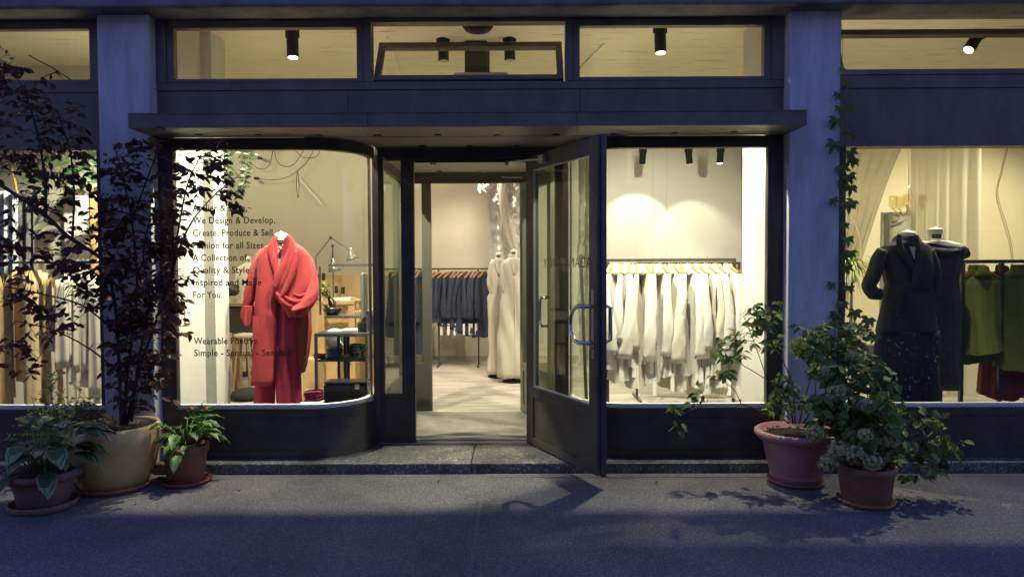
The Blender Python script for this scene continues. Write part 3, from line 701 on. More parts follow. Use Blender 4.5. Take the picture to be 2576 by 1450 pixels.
# ================================================================== THINGS
def lbuild(mb, name, m, parent, **k):               # geometry already in the parent's own frame
    o = mb.build(name, m, None, **k); o.parent = parent; return o
def nz(x, y, z, s=0): return noise.noise(Vector((x + s * 7.31, y - s * 3.7, z + s * 1.9)))

def sil(mb, rows, Y, dep, amp=0.012, freq=18, seed=0, sub=5, n=60, diag=0.0, ex=2.4):
    """closed cloth body whose outline follows rows of (py, xl, xr) read on the plane y=Y; dep = half depth"""
    out = []
    for i in range(len(rows) - 1):
        for k in range(sub):
            t = k / sub; out.append([a + (b - a) * t for a, b in zip(rows[i], rows[i + 1])])
    out.append(list(rows[-1])); rings = []
    for py, xl, xr in out:
        a, b = P(xl, py, Y), P(xr, py, Y); c = (a + b) / 2; hw = (b.x - a.x) / 2; ring = []
        for k in range(n):
            th = 2 * math.pi * k / n; ct, st = math.cos(th), math.sin(th)
            x = math.copysign(abs(ct) ** (2 / ex), ct) * hw; y = math.copysign(abs(st) ** (2 / ex), st) * dep
            X = c.x + x
            f = amp * (math.sin(freq * (X + diag * c.z) + seed + 2.2 * nz(X * 2, 0, c.z * 1.5, seed)) + 0.7 * nz(X * freq * 0.6, y * 5, c.z * 5, seed))
            ring.append((X + ct * f * 0.6, Y + y + (f if st > 0 else -f) * (0.4 + 0.6 * abs(st)), c.z))
        rings.append(ring)
    return mb.rings(rings)

WHITEF = M('white_cotton', (0.74, 0.725, 0.67), 0.85, bump=0.25, bscale=25, trans=0.32)
CREAMF = M('cream_cotton', (0.62, 0.58, 0.48), 0.85, bump=0.25, bscale=25, trans=0.2)
NAVYF = M('navy_wool', (0.026, 0.034, 0.060), 0.9, bump=0.2, bscale=60)
BLACKF = M('black_cotton', (0.014, 0.014, 0.015), 0.8, bump=0.3, bscale=30)
CORAL = M('coral_felt', (0.42, 0.040, 0.048), 0.95, var=0.12, vscale=70, bump=0.8, bscale=180)
CORALD = M('coral_felt_back', (0.40, 0.075, 0.045), 0.95, var=0.12, vscale=70, bump=0.6, bscale=160)
CRIM = M('crimson_crepe', (0.36, 0.018, 0.060), 0.8, bump=0.15, bscale=90)
GREENF = M('olive_green_jersey', (0.135, 0.155, 0.018), 0.85, bump=0.2, bscale=40)
REDF = M('wine_red_jersey', (0.17, 0.022, 0.018), 0.85, bump=0.2, bscale=40)
KRAFT = M('kraft_paper', (0.52, 0.34, 0.14), 0.8, var=0.08, vscale=5)
KRAFT2 = M('pale_kraft_paper', (0.66, 0.50, 0.28), 0.8, var=0.08, vscale=5)
PAPER = M('cream_pattern_card', (0.76, 0.69, 0.54), 0.8, var=0.05, vscale=5)
TAGM = M('white_card', (0.82, 0.80, 0.76), 0.7)
STEEL = M('rack_steel', (0.085, 0.082, 0.075), 0.4, metal=0.5)
HOOKM = M('hook_wire', (0.45, 0.44, 0.42), 0.3, metal=1.0)

def garment(name, label, cat, loc, rot, m, length=0.95, half=0.21, thick=0.04, sleeve=0.62, sl_r=0.055, collar=True, tagit=0.0, seed=1, group=None, hook=0.05, wood=WOOD, flare=1.25, front=1, cuff=False):
    rg = random.Random(seed)
    t = thing(name, label, cat, loc, group); t.rotation_euler.z = rot
    hz = -hook
    h = MB(); h.tube([(0, 0.018, 0.004), (0, 0.010, 0.019), (0, -0.008, 0.019), (0, -0.014, 0.004), (0, -0.004, -0.012), (0, 0, hz)], 0.0022, 6)
    lbuild(h, 'hanger_hook', HOOKM, t)
    wd = MB(); pts = [(0, y * half * 0.98, hz - 0.012 - 0.075 * abs(y) ** 1.3) for y in (-1, -0.8, -0.5, -0.2, 0, 0.2, 0.5, 0.8, 1)]
    wd.tube(pts, [0.011, 0.014, 0.016, 0.020, 0.024, 0.020, 0.016, 0.014, 0.011], 8, flat=1.0); lbuild(wd, 'wood_hanger', wood, t, smooth=True)
    n = 44; rings = []; lean = rg.uniform(-0.02, 0.02); sh = hz - 0.045
    prof = [(sh + 0.012, 0.30, 0.75), (sh - 0.005, 0.50, 0.85), (sh - 0.03, 0.80, 0.85), (sh - 0.055, 0.97, 0.85), (sh - 0.10, 1.0, 1.0)]
    for i in range(1, 12): prof.append((sh - 0.10 - (length - 0.10) * i / 11, 1.0 + (flare - 1) * i / 11 - 0.04 * math.sin(i), 1.0 + 1.2 * (i / 11) ** 1.2))
    k1, k2 = rg.randint(3, 5), rg.randint(7, 11); p1, p2 = rg.uniform(0, 6), rg.uniform(0, 6); n = 64
    for i, (z, a, b) in enumerate(prof):
        u = max(0, (sh - z) / length); ring = []; du_ = min(1, u * 1.6)
        for k in range(n):
            th = 2 * math.pi * k / n
            fo = 0.009 * du_ * math.sin(k1 * 2 * th + p1 + 0.4 * u) + 0.007 * du_ * math.sin(k2 * 2 * th + p2 - 0.5 * u) + 0.010 * nz(math.cos(th) * 3, math.sin(th) * 3, z * 5, seed)
            x = (thick * b * (0.55 + 1.1 * u) + fo) * math.cos(th) + lean * u + 0.02 * u * math.sin(3 * math.sin(th) + p1); y = (half * a + fo * 0.8) * math.sin(th)
            zz = z + ((0.016 * math.sin(2 * th + p2) + 0.004 * math.sin(7 * th)) if i == len(prof) - 1 else 0)
            ring.append((x, y, zz))
        rings.append(ring)
    lbuild(MB().rings(rings, cap=False), 'garment_body', m, t, smooth=True)
    if sleeve:
        for sd in ((-1, 1) if front == 2 else (-1,)):
            m2 = MB(); y0 = sd * half * 0.88; sx = rg.uniform(-0.05, 0.05); pts = []; rr = []
            nsg = 15
            for i in range(nsg):
                u = i / (nsg - 1)
                pts.append((sx * u + 0.012 * math.sin(5 * u + p2), y0 + sd * (0.02 + 0.06 * math.sin(u * 2.2)), sh - 0.05 - sleeve * u))
                rr.append(sl_r * (0.42 + 0.78 * u ** 0.85) * (0.94 + 0.06 * math.sin(9 * u + p1)) * (0.93 if 0.80 < u < 0.9 else 1))
            m2.tube(pts, rr, 26, flat=0.62, fold=0.14, fn=3 + seed % 3, seed=seed * 1.7)
            s = lbuild(m2, 'sleeve', m, t, smooth=True)
            if cuff:
                cz = sh - 0.05 - sleeve
                lbuild(MB().tube([(sx, y0 + sd * 0.068, cz + 0.002), (sx, y0 + sd * 0.070, cz - 0.05), (sx - 0.004, y0 + sd * 0.072, cz - 0.11)], [sl_r * 1.10, sl_r * 1.12, sl_r * 1.16], 26, flat=0.6, fold=0.05, fn=4, seed=seed), 'cuff', m, s, smooth=True)
    if collar:
        cr_ = []; H_ = 0.055 if collar is True else 0.085
        for zz_, a_, b_ in ((sh - 0.030, 0.085, thick * 0.9), (sh - 0.005, 0.068, thick * 1.15), (sh + 0.02, 0.058, thick * 1.05), (sh - 0.01 + H_, 0.052, 0.036), (sh - 0.002 + H_, 0.050, 0.033), (sh - 0.012 + H_, 0.045, 0.028), (sh + 0.01, 0.045, 0.028)):
            cr_.append([(b_ * math.cos(q * math.tau / 28) * (1 + 0.08 * math.sin(5 * q * math.tau / 28 + seed)), a_ * math.sin(q * math.tau / 28), zz_ - (0.022 * max(0, -math.sin(q * math.tau / 28)) if zz_ > sh else 0)) for q in range(28)])
        c = MB().rings(cr_, cap=False)
        if collar is True:
            for sd in (-1, 1): c.add([(sd * 0.016, -0.050, sh + 0.035), (sd * (thick + 0.016), -0.015, sh + 0.018), (sd * (thick + 0.022), -0.085, sh - 0.062), (sd * 0.012, -0.100, sh - 0.030)], [(0, 1, 2, 3)])
        lbuild(c, 'collar', m, t, smooth=True, solid=0.004)
    if tagit:
        g_ = MB(); z0 = sh - 0.06 - (sleeve or length * 0.6) + 0.02; zt_ = z0 - tagit; xo = rg.uniform(-0.02, 0.02)
        g_.bar((xo, -half - 0.05, z0), (xo, -half - 0.055, zt_), 0.004); lbuild(g_, 'tag_cord', NAVYF, t)
        q = MB().tbox(Matrix.Translation((xo, -half - 0.055, zt_ - 0.085)) @ Matrix.Rotation(rg.uniform(-0.5, 0.5) - rot, 4, 'Z'), 0.036, 0.0015, 0.17); lbuild(q, 'price_tag', TAGM, t)
    return t

def mannequin_neck(mb, px, pyt, pyb, wpx, Y):
    a, b = P(px, pyt, Y), P(px, pyb, Y); r = wpx / 2 / SC(Y); H = a.z - b.z
    mb.lathe((a.x, Y, b.z), [(r * 1.02, 0), (r * 0.88, H * 0.45), (r * 0.95, H * 0.80), (r * 1.0, H * 0.86), (r * 0.72, H * 0.93), (r * 0.25, H * 0.96), (r * 0.14, H * 1.0), (0.001, H * 1.01)], 28, wob=0.02)
def neck_label(px, py, w, h, Y, parent):
    a = P(px, py, Y); s = SC(Y)
    o = MB().box(a.x - w / 2 / s, a.x + w / 2 / s, Y - 0.004, Y, a.z - h / 2 / s, a.z + h / 2 / s).build('neck_label', BLACK, parent)
    MB().box(a.x - w * 0.34 / s, a.x + w * 0.34 / s, Y - 0.0052, Y - 0.0042, a.z - 0.0016, a.z + 0.0016).build('label_print', M('label_grey_print', (0.30, 0.30, 0.30), 0.6), o)
def ptube(mb, pts, Y, radpx, n=12, fold=0.0, flat=1.0, seed=0, yo=None, sub=4, fn=5):
    # smooth px polyline -> tube on plane(s)
    P3 = [P(x, y, Y + (yo[i] if yo else 0)) for i, (x, y) in enumerate(pts)]
    rr = radpx if hasattr(radpx, '__len__') else [radpx] * len(pts)
    s = SC(Y); out = []; ro = []
    for i in range(len(P3) - 1):
        p0, p1, p2, p3 = P3[max(i - 1, 0)], P3[i], P3[i + 1], P3[min(i + 2, len(P3) - 1)]
        for k in range(sub):
            t = k / sub
            out.append(0.5 * ((2 * p1) + (p2 - p0) * t + (2 * p0 - 5 * p1 + 4 * p2 - p3) * t * t + (3 * p1 - p0 - 3 * p2 + p3) * t ** 3)); ro.append((rr[i] + (rr[i + 1] - rr[i]) * t) / s)
    out.append(P3[-1]); ro.append(rr[-1] / s)
    return mb.tube(out, ro, n, fold=fold, flat=flat, seed=seed, fn=fn)

# ------------------------------------------------------------------ coral coat mannequin in the curved window
YM = 0.80
q = P(705, 1015, YM)
t = thing('mannequin', 'mannequin in a long coral felt coat and crimson trousers in the curved window', 'mannequin', (q.x, YM, FZ))
m = MB(); mannequin_neck(m, 707, 582, 645, 33, YM); m.build('neck', CUTN, t, smooth=True)
neck_label(705, 608.5, 18, 10, YM - 0.052, t)
MB().lathe((q.x, YM, FZ), [(0.16, 0), (0.16, 0.012), (0.02, 0.02), (0.015, 0.5)], 30).build('stand', BLACK, t)
sil(MB(), [(630, 690, 716), (650, 686, 718), (690, 686, 718), (715, 690, 716)], YM - 0.01, 0.05, 0.002, 10).build('white_top', WHITEF, t, smooth=True)
cb = MB(); sil(cb, [(606, 688, 726), (616, 676, 740), (628, 655, 763), (640, 645, 776), (665, 645, 779), (700, 650, 779), (740, 652, 776), (790, 655, 782), (838, 700, 786), (880, 735, 780), (920, 746, 770), (936, 756, 764)], YM + 0.07, 0.085, 0.010, 20, 3)
coat = cb.build('coat', CORALD, t, smooth=True)
f1 = MB(); sil(f1, [(600, 685, 693), (612, 680, 697), (626, 665, 700), (640, 650, 700), (700, 648, 701), (771, 641, 697), (850, 638, 695), (905, 635, 691), (969, 630, 687)], YM - 0.085, 0.035, 0.004, 22, 1, ex=3)
f1.build('coat_front', CORAL, coat, smooth=True)
f2 = MB(); sil(f2, [(598, 718, 727), (612, 714, 745), (626, 710, 765), (640, 708, 776), (680, 699, 785), (715, 690, 791), (745, 692, 792), (765, 705, 788), (782, 720, 778), (797, 728, 760)], YM - 0.10, 0.042, 0.0060, 30, 5, diag=-0.55, sub=8, n=110)
f2.build('coat_front', CORAL, coat, smooth=True)
sl = MB(); ptube(sl, [(656, 642), (643, 672), (634, 710), (627, 750), (621, 775)], YM - 0.02, [10, 13, 14, 14, 10], 20, fold=0.10, seed=2); sl.build('coat_sleeve', CORAL, coat, smooth=True)
sl = MB(); ptube(sl, [(770, 644), (781, 675), (786, 710), (783, 745), (764, 772), (738, 786)], YM - 0.06, [9, 13, 14, 16, 15, 11], 24, fold=0.16, seed=4, yo=[0, 0, -0.02, -0.06, -0.10, -0.12]); sl.build('coat_sleeve', CORAL, coat, smooth=True)
cf = MB(); sil(cf, [(768, 612, 636), (776, 605, 642), (788, 603, 643), (800, 605, 640), (811, 613, 637), (819, 619, 634)], YM - 0.04, 0.045, 0.012, 60, 2, n=72); cf.build('coat_cuff', CORAL, coat, smooth=True)
lp = MB(); ptube(lp, [(694, 594), (687, 612), (683, 634), (688, 660), (694, 690), (694, 730)], YM - 0.115, [5, 8, 10, 10, 7, 4], 14, flat=0.3, fold=0.04)
ptube(lp, [(722, 592), (731, 606), (733, 625), (727, 648), (714, 672), (700, 698), (691, 725)], YM - 0.135, [5, 8, 10, 11, 12, 11, 7], 14, flat=0.3, fold=0.04)
ptube(lp, [(745, 628), (741, 665), (729, 705), (712, 738), (700, 752)], YM - 0.145, [3, 7, 8, 7, 3], 14, flat=0.35, fold=0.05)
ptube(lp, [(695, 735), (710, 757), (732, 770), (756, 771), (782, 756)], YM - 0.145, [3, 6, 6, 5, 3], 12, flat=0.5, fold=0.08, seed=2)
ptube(lp, [(716, 745), (738, 757), (762, 755), (788, 738)], YM - 0.150, [2.5, 4.5, 4.5, 2.5], 12, flat=0.5, fold=0.08, seed=5)
ptube(lp, [(738, 738), (758, 744), (790, 722)], YM - 0.145, [2, 3.5, 2], 12, flat=0.5, fold=0.08, seed=7)
lp.build('coat_shawl_collar', CORAL, coat, smooth=True)
pk = MB().box(PX(636, 800, YM - 0.12), PX(650, 800, YM - 0.12), YM - 0.124, YM - 0.12, PH(640, 850, YM), PH(640, 792, YM)); pk.build('pocket', CORAL, coat)
tr = MB(); sil(tr, [(760, 652, 700), (800, 650, 698), (900, 652, 693), (960, 645, 691), (1090, 636, 690)], YM + 0.0, 0.085, 0.009, 55, 1)
sil(tr, [(760, 694, 742), (800, 694, 748), (900, 695, 752), (960, 696, 755), (1090, 698, 762)], YM + 0.0, 0.085, 0.010, 60, 4)
tr.build('trousers', CRIM, t, smooth=True)

# ------------------------------------------------------------------ black mannequins, side bay
YB = 0.55
q = P(2280, 1015, YB)
t = thing('mannequin', 'mannequin in a belted black wrap jacket over a white-flecked black skirt', 'mannequin', (q.x, YB, FZ))
m = MB(); mannequin_neck(m, 2283, 577, 640, 38, YB); m.build('neck', CUTN, t, smooth=True); neck_label(2286, 602, 20, 10, YB - 0.06, t)
MB().lathe((q.x, YB, FZ), [(0.16, 0), (0.16, 0.012), (0.02, 0.02), (0.015, 0.5)], 30).build('stand', BLACK, t)
BLJ = M('black_jacket_cotton', (0.017, 0.017, 0.018), 0.7, bump=0.4, bscale=18)
jk = MB(); sil(jk, [(592, 2262, 2304), (606, 2252, 2312), (618, 2222, 2335), (632, 2212, 2344), (660, 2214, 2348), (690, 2225, 2345), (715, 2232, 2340), (740, 2224, 2346), (790, 2212, 2352), (835, 2207, 2356)], YB, 0.12, 0.010, 16, 2, diag=0.8, n=80)
jacket = jk.build('jacket', BLJ, t, smooth=True)
s1 = MB(); ptube(s1, [(2220, 628), (2206, 660), (2198, 690), (2186, 716), (2196, 736), (2216, 740)], YB - 0.05, [13, 17, 18, 17, 17, 13], 20, fold=0.08, seed=3); s1.build('sleeve', BLJ, jacket, smooth=True)
s1 = MB(); ptube(s1, [(2336, 628), (2347, 665), (2352, 700), (2346, 735)], YB - 0.03, [12, 15, 15, 12], 20, fold=0.08, seed=6); s1.build('sleeve', BLJ, jacket, smooth=True)
lp = MB(); ptube(lp, [(2263, 588), (2262, 610), (2272, 636), (2290, 662), (2305, 690)], YB - 0.125, [5, 8, 9, 8, 5], 12, flat=0.5); ptube(lp, [(2303, 590), (2308, 615), (2312, 645), (2306, 680), (2296, 712)], YB - 0.13, [4, 7, 9, 8, 5], 12, flat=0.5)
lp.build('lapel', BLJ, jacket, smooth=True)
MB().poly([P(2288, 620, YB - 0.135), P(2303, 620, YB - 0.135), P(2300, 652, YB - 0.135)]).build('white_top', WHITEF, t, solid=0.006)
bl = MB(); sil(bl, [(712, 2230, 2342), (728, 2230, 2342)], YB, 0.132, 0.002, 10); bl.build('belt', BLACKF, jacket, smooth=True)
bl = MB(); ptube(bl, [(2268, 722), (2262, 760), (2258, 800)], YB - 0.14, [5, 5, 6], 8, flat=0.4); bl.build('belt_end', BLACKF, jacket, smooth=True)
LACE = M('flecked_black_cloth', (0.011, 0.011, 0.012), 0.85, c2=(0.50, 0.48, 0.42), vscale=34, thresh=(0.615, 0.65))
sk = MB(); sil(sk, [(830, 2208, 2356), (900, 2200, 2357), (960, 2194, 2358), (1080, 2188, 2360)], YB + 0.01, 0.13, 0.014, 22, 4, n=80); sk.build('skirt', LACE, t, smooth=True)
YB2 = 0.95
q = P(2365, 1015, YB2)
t = thing('mannequin', 'mannequin in an off-shoulder black lace dress behind the wrap jacket', 'mannequin', (q.x, YB2, FZ))
m = MB(); mannequin_neck(m, 2353, 571, 612, 36, YB2); 
sil(m, [(606, 2322, 2384), (614, 2312, 2418), (624, 2312, 2424), (640, 2316, 2416)], YB2, 0.09, 0.001, 5); m.build('torso', CUTN, t, smooth=True)
neck_label(2356, 594, 22, 10, YB2 - 0.066, t)
MB().lathe((q.x, YB2, FZ), [(0.16, 0), (0.16, 0.012), (0.02, 0.02), (0.015, 0.5)], 30).build('stand', BLACK, t)
LC = M('black_lace', (0.010, 0.010, 0.011), 0.5, bump=0.9, bscale=30, spec=0.7)
dr = MB(); sil(dr, [(612, 2305, 2330), (620, 2306, 2405), (626, 2306, 2426), (645, 2310, 2420), (670, 2316, 2416), (702, 2320, 2406), (735, 2312, 2411), (765, 2308, 2415), (870, 2308, 2414), (977, 2308, 2408)], YB2, 0.125, 0.010, 24, 7, n=80)
dress = dr.build('lace_dress', LC, t, smooth=True)
s1 = MB(); ptube(s1, [(2412, 622), (2424, 632), (2428, 640), (2416, 646)], YB2 - 0.04, [8, 12, 10, 7], 16, fold=0.2); ptube(s1, [(2312, 612), (2340, 628), (2380, 634), (2418, 632)], YB2 - 0.13, [5, 9, 9, 7], 14, fold=0.25, flat=0.6); s1.build('ruffle', LC, dress, smooth=True)

# ------------------------------------------------------------------ two cream dresses seen through the door
for (px, pyt, pyb, Y, rows, lb, base) in (
    (1255, 634, 652, 4.05, [(652, 1240, 1270), (662, 1232, 1276), (690, 1231, 1276), (730, 1232, 1274), (748, 1226, 1272), (800, 1230, 1272), (880, 1228, 1274), (938, 1226, 1276)], 'mannequin in a cream shirt dress beside the rail of navy clothes', 940),
    (1293, 626, 650, 3.65, [(648, 1280, 1306), (660, 1264, 1320), (690, 1258, 1326), (740, 1262, 1324), (800, 1255, 1332), (880, 1250, 1340), (947, 1248, 1344)], 'taller mannequin in a long cream coat dress in front of the crinkled drape', 952)):
    q = P(px, base, Y)
    t = thing('mannequin', lb, 'mannequin', (q.x, Y, FZ))
    m = MB(); mannequin_neck(m, px, pyt, pyb + 6, 18, Y); m.build('neck', CUTN, t, smooth=True); neck_label(px - 1, pyt + 10, 9, 5, Y - 0.06, t)
    MB().lathe((q.x, Y, FZ), [(0.15, 0), (0.15, 0.02), (0.02, 0.03), (0.015, 0.4)], 30).build('stand', BLACK, t)
    m = MB(); sil(m, rows, Y, 0.14, 0.016, 26, Y, n=80, diag=0.3); dd = m.build('dress', CREAMF, t, smooth=True)
    m = MB(); a0 = rows[1][1] + 4; ptube(m, [(a0, 664), (a0 - 3, 690), (a0 - 4, 715), (a0 + 3, 738)], Y - 0.06, [5.5, 6.5, 7, 6], 14, fold=0.15, seed=3); m.build('sleeve', CREAMF, dd, smooth=True)
    m = MB(); ptube(m, [(px - 8, 650), (px - 5, 668), (px + 1, 690)], Y - 0.15, [3, 4, 3], 10, flat=0.5); ptube(m, [(px + 8, 650), (px + 6, 668), (px + 1, 690)], Y - 0.15, [3, 4, 3], 10, flat=0.5); m.build('lapel', CREAMF, dd, smooth=True)
    m = MB(); ptube(m, [(px + 2, 700), (px + 3, 800), (px + 2, 930)], Y - 0.16, [1.4, 1.4, 1.4], 6); m.build('button_placket', CREAMF, dd)

# ------------------------------------------------------------------ clothes racks
def rack(name, label, pts, Y, zbar, r=0.011, feet=0.5, z0=FZ, posts=None, cross=None):
    xa, xb = PX(pts[0], 660, Y), PX(pts[1], 660, Y)
    t = thing(name, label, 'clothes rack', ((xa + xb) / 2, Y, FZ), 'clothes racks in the shop')
    MB().box(xa, xb, Y - r, Y + r, zbar - 2 * r, zbar).build('top_rail', STEEL, t, bevel=0.002)
    for p in (posts if posts else (xa + r, xb - r)):
        MB().box(p - r, p + r, Y - r, Y + r, z0 + 0.024, zbar - 2 * r - 0.0005).build('upright', STEEL, t)
        MB().box(p - r, p + r, Y - feet / 2, Y + feet / 2, z0 + 0.002, z0 + 0.0235).build('foot', STEEL, t)
    return t
YR1 = 1.30; ZR1 = PH(1690, 650, YR1)
rack('clothes_rack', 'dark steel rack of white blouses close behind the big window', (1525, 1851), YR1, ZR1, r=0.014)
wx = [1541, 1562, 1582, 1603, 1622, 1643, 1664, 1690, 1712, 1735, 1757, 1779, 1803, 1830]
for i, px in enumerate(wx):
    ln = [0.95, 1.05, 0.92, 1.10, 0.90, 1.06, 1.0, 1.14, 0.98, 1.1, 1.18, 1.02, 1.12, 1.2][i]
    garment('white_blouse', 'white long-sleeved blouse, %s from the open door on the window rack' % ORD[i], 'blouse', (PX(px, 650, YR1), YR1, ZR1), R([-22, -10, -7, -15, 9, -16, 8, 12, -6, 13, 7, 10, 9, 12][i]), (WHITEF, CREAMF)[i in (3, 7, 11)], length=ln, half=0.20, thick=0.034, sleeve=[0.74, 0.62, 0.78, 0.70, 0.80, 0.66, 0.76, 0.82, 0.6, 0.78, 0.7, 0.64, 0.8, 0.74][i], sl_r=[.058, .05, .062, .05, .064, .052, .058, .066, .05, .062, .055, .05, .064, .058][i], tagit=(0.10 if i % 2 else 0.17) if i > 2 else 0, seed=20 + i, group='white blouses on the window rack', hook=0.055)
YR2 = 2.45; ZR2 = PH(1700, 659, YR2)
rack('clothes_rack', 'second steel rack of dark clothes just behind the white blouses', (1600, 1862), YR2, ZR2, r=0.013)
for i in range(9):
    px = 1612 + i * 29
    garment('dark_garment', 'black garment, %s from the door side on the second rack' % ORD[i], 'garment', (PX(px, 660, YR2), YR2, ZR2), R(rnd.uniform(12, 34)), BLACKF, length=0.85 + 0.1 * (i % 3), half=0.2, thick=0.04, sleeve=0.6, seed=50 + i, group='dark clothes on the second rack', wood=M('brown_hanger_wood', (0.36, 0.15, 0.05), 0.5), collar=(i % 2 == 0), tagit=0.35 if i < 4 else 0)
YR3 = 5.15; ZR3 = PH(1150, 674, YR3)
rack('clothes_rack', 'thin rail of navy clothes against the back wall', (960, 1236), YR3, ZR3, r=0.012, posts=(PX(975, 660, YR3), PX(1103, 660, YR3), PX(1203, 660, YR3)))
nx = [1092, 1104, 1120, 1132, 1144, 1157, 1168, 1182, 1192, 1203, 1217]
for i, px in enumerate(nx):
    garment('navy_top', 'navy blue top, %s from the inner door frame on the back rail' % ORD[i], 'top', (PX(px, 674, YR3), YR3, ZR3), R(rnd.uniform(-32, -12)), NAVYF, length=0.66 + 0.027 * i + 0.02 * (i % 2), half=0.20, thick=0.042, sleeve=(0.60 if i > 1 else 0), sl_r=0.05, seed=80 + i, group='navy clothes on the back rail', tagit=0.08 if i in (3, 4, 6, 7, 8, 9, 10) else 0, hook=0.06, collar=i > 2)
for i, px in enumerate((985, 1000, 1016, 1055)):
    garment('long_dark_coat', 'long charcoal coat hanging %s along the back rail from the desk side' % ORD[i], 'coat', (PX(px, 674, YR3), YR3 - 0.02, ZR3), R(-25 + 6 * i), NAVYF if i == 3 else BLACKF, length=1.20, half=0.22, thick=0.05, sleeve=0.66, seed=100 + i, group='long coats on the back rail')
# rack in the curtain bay
YR4 = 1.0; ZR4 = PH(2480, 653, YR4)
rack('clothes_rack', 'steel rack of olive green and red clothes by the sheer curtain', (2417, 2700), YR4, ZR4, r=0.016, posts=(PX(2421, 700, YR4), PX(2518, 700, YR4)))
for i, (px, dy, mm, ln, lb, st, rot, nm) in enumerate([
        (2472, 0.0, GREENF, 0.72, 'sleeveless olive green polo-neck top facing the window', 0, 82, 'green_top'), (2478, 0.14, GREENF, 0.82, 'longer olive green top hanging just behind the polo-neck top', 0, 80, 'green_top'),
        (2556, -0.02, GREENF, 0.86, 'olive green draped top beyond the rack post', 0.5, 66, 'green_top'), (2545, 0.12, REDF, 1.15, 'wine red dress hanging behind the draped green top', 0.6, 74, 'red_dress'), (2585, 0.06, REDF, 1.12, 'wine red dress at the cut edge of the picture', 0.6, 70, 'red_dress')]):
    garment(nm, lb, 'top' if nm == 'green_top' else 'dress', (PX(px, 655, YR4) + (0.0), YR4 + dy, ZR4 - 0.03), R(rot), mm, length=ln, half=0.155, thick=0.045, sleeve=st, seed=130 + i, hook=0.055, group='coloured clothes on the curtain bay rack', flare=1.12, collar='polo')

# ------------------------------------------------------------------ drapes
def drape(name, label, fn, m, nu=60, nv=24, cat='curtain', group=None):
    o = MB().grid(fn, nu, nv).build(name, m, None, smooth=True, solid=0.0015)
    return tag(o, label, cat, group)
SHEER = sheer_mat('sheer_curtain_cloth', (0.86, 0.82, 0.68), 0.46)
PLASTIC = sheer_mat('crinkled_film', (0.95, 0.94, 0.90), 0.86, gloss=0.28, scale=26)
GAUZE = sheer_mat('gauze', (0.80, 0.77, 0.70), 0.5)
YC = 2.3
def cur1(u, v):
    xt = 2112 + (2296 - 2112) * u; xm = 2100 + (2124 - 2100) * u
    py = 330 + (780 - 330) * v; x = xt + (xm - xt) * (v ** 0.8)
    p = P(x, py, YC); p.y += 0.05 * math.sin(u * 34 + v * 2) * (0.4 + v) ; return p
drape('sheer_curtain', 'sheer curtain gathered aside behind the spider plant', cur1, SHEER, 90, 20, group='sheer curtains')
def cur2(u, v):
    p = P(2292 + (2472 - 2292) * u + 8 * v * (u - 0.3), 330, YC + 0.25); p.z = p.z + (FZ + 0.02 - p.z) * v; p.y += (0.016 + 0.02 * v) * math.sin(u * 41 + 3.5 * math.sin(4 * u)) + 0.02 * math.sin(u * 13); return p
drape('sheer_curtain', 'sheer floor-length curtain hanging straight behind the black mannequins', cur2, SHEER, 110, 8, group='sheer curtains')
def film_top(u, v):
    a = P(1200, 455, 4.4); b = P(1315, 455, 4.4); x = a.x + (b.x - a.x) * u
    x += 0.012 * nz(u * 30, v * 30, 3); zt_, zb_ = a.z + 0.5, P(1255, 505 + 24 * u - 30 * (1 - u) ** 6, 4.4).z
    x += 0.06 * math.sin(v * 3) * (1 - u) * 0.6
    return Vector((x, 4.4 + 0.05 * math.sin(u * 17 + v * 3) + 0.06 * nz(u * 14, v * 14, 0), zt_ + (zb_ - zt_) * v))
drape('crinkled_film_drape', 'crinkled transparent film swagged from the ceiling above the cream dresses', film_top, PLASTIC, 80, 80, 'drape')
def film_low(u, v):
    a = P(1229, 520, 4.5); b = P(1312, 520, 4.5); x = a.x + (b.x - a.x) * u
    return Vector((x + 0.02 * nz(u, v * 6, 2), 4.5 + 0.05 * math.sin(u * 15 + v) + 0.07 * nz(u * 12, v * 26, 0), a.z + 0.35 + (FZ + 0.03 - a.z - 0.35) * v))
drape('crinkled_film_drape', 'crinkled transparent film hanging to the floor beside the navy clothes', film_low, PLASTIC, 60, 150, 'drape')
def gz(u, v):
    x0 = 1250 + 60 * v ** 2.2 + 26 * u; q_ = P(x0, 440 + 250 * v, 4.25); q_.y += 0.04 * math.sin(u * 12 + v * 4); return q_
drape('gauze_curtain', 'grey gauze swept sideways across the crinkled film', gz, GAUZE, 24, 24, 'drape')
def film_r(u, v):
    a = P(1455, 400, 3.6); b = P(1500, 400, 3.6); x = a.x + (b.x - a.x) * u
    return Vector((x + 0.03 * nz(u * 3, v * 9, 5), 3.6 + 0.05 * math.sin(u * 15 + v) + 0.07 * nz(u * 12, v * 30, 0), 3.3 + (0.3 - 3.3) * v))
drape('crinkled_film_drape', 'crinkled transparent film seen through the glass of the open door', film_r, PLASTIC, 50, 150, 'drape')

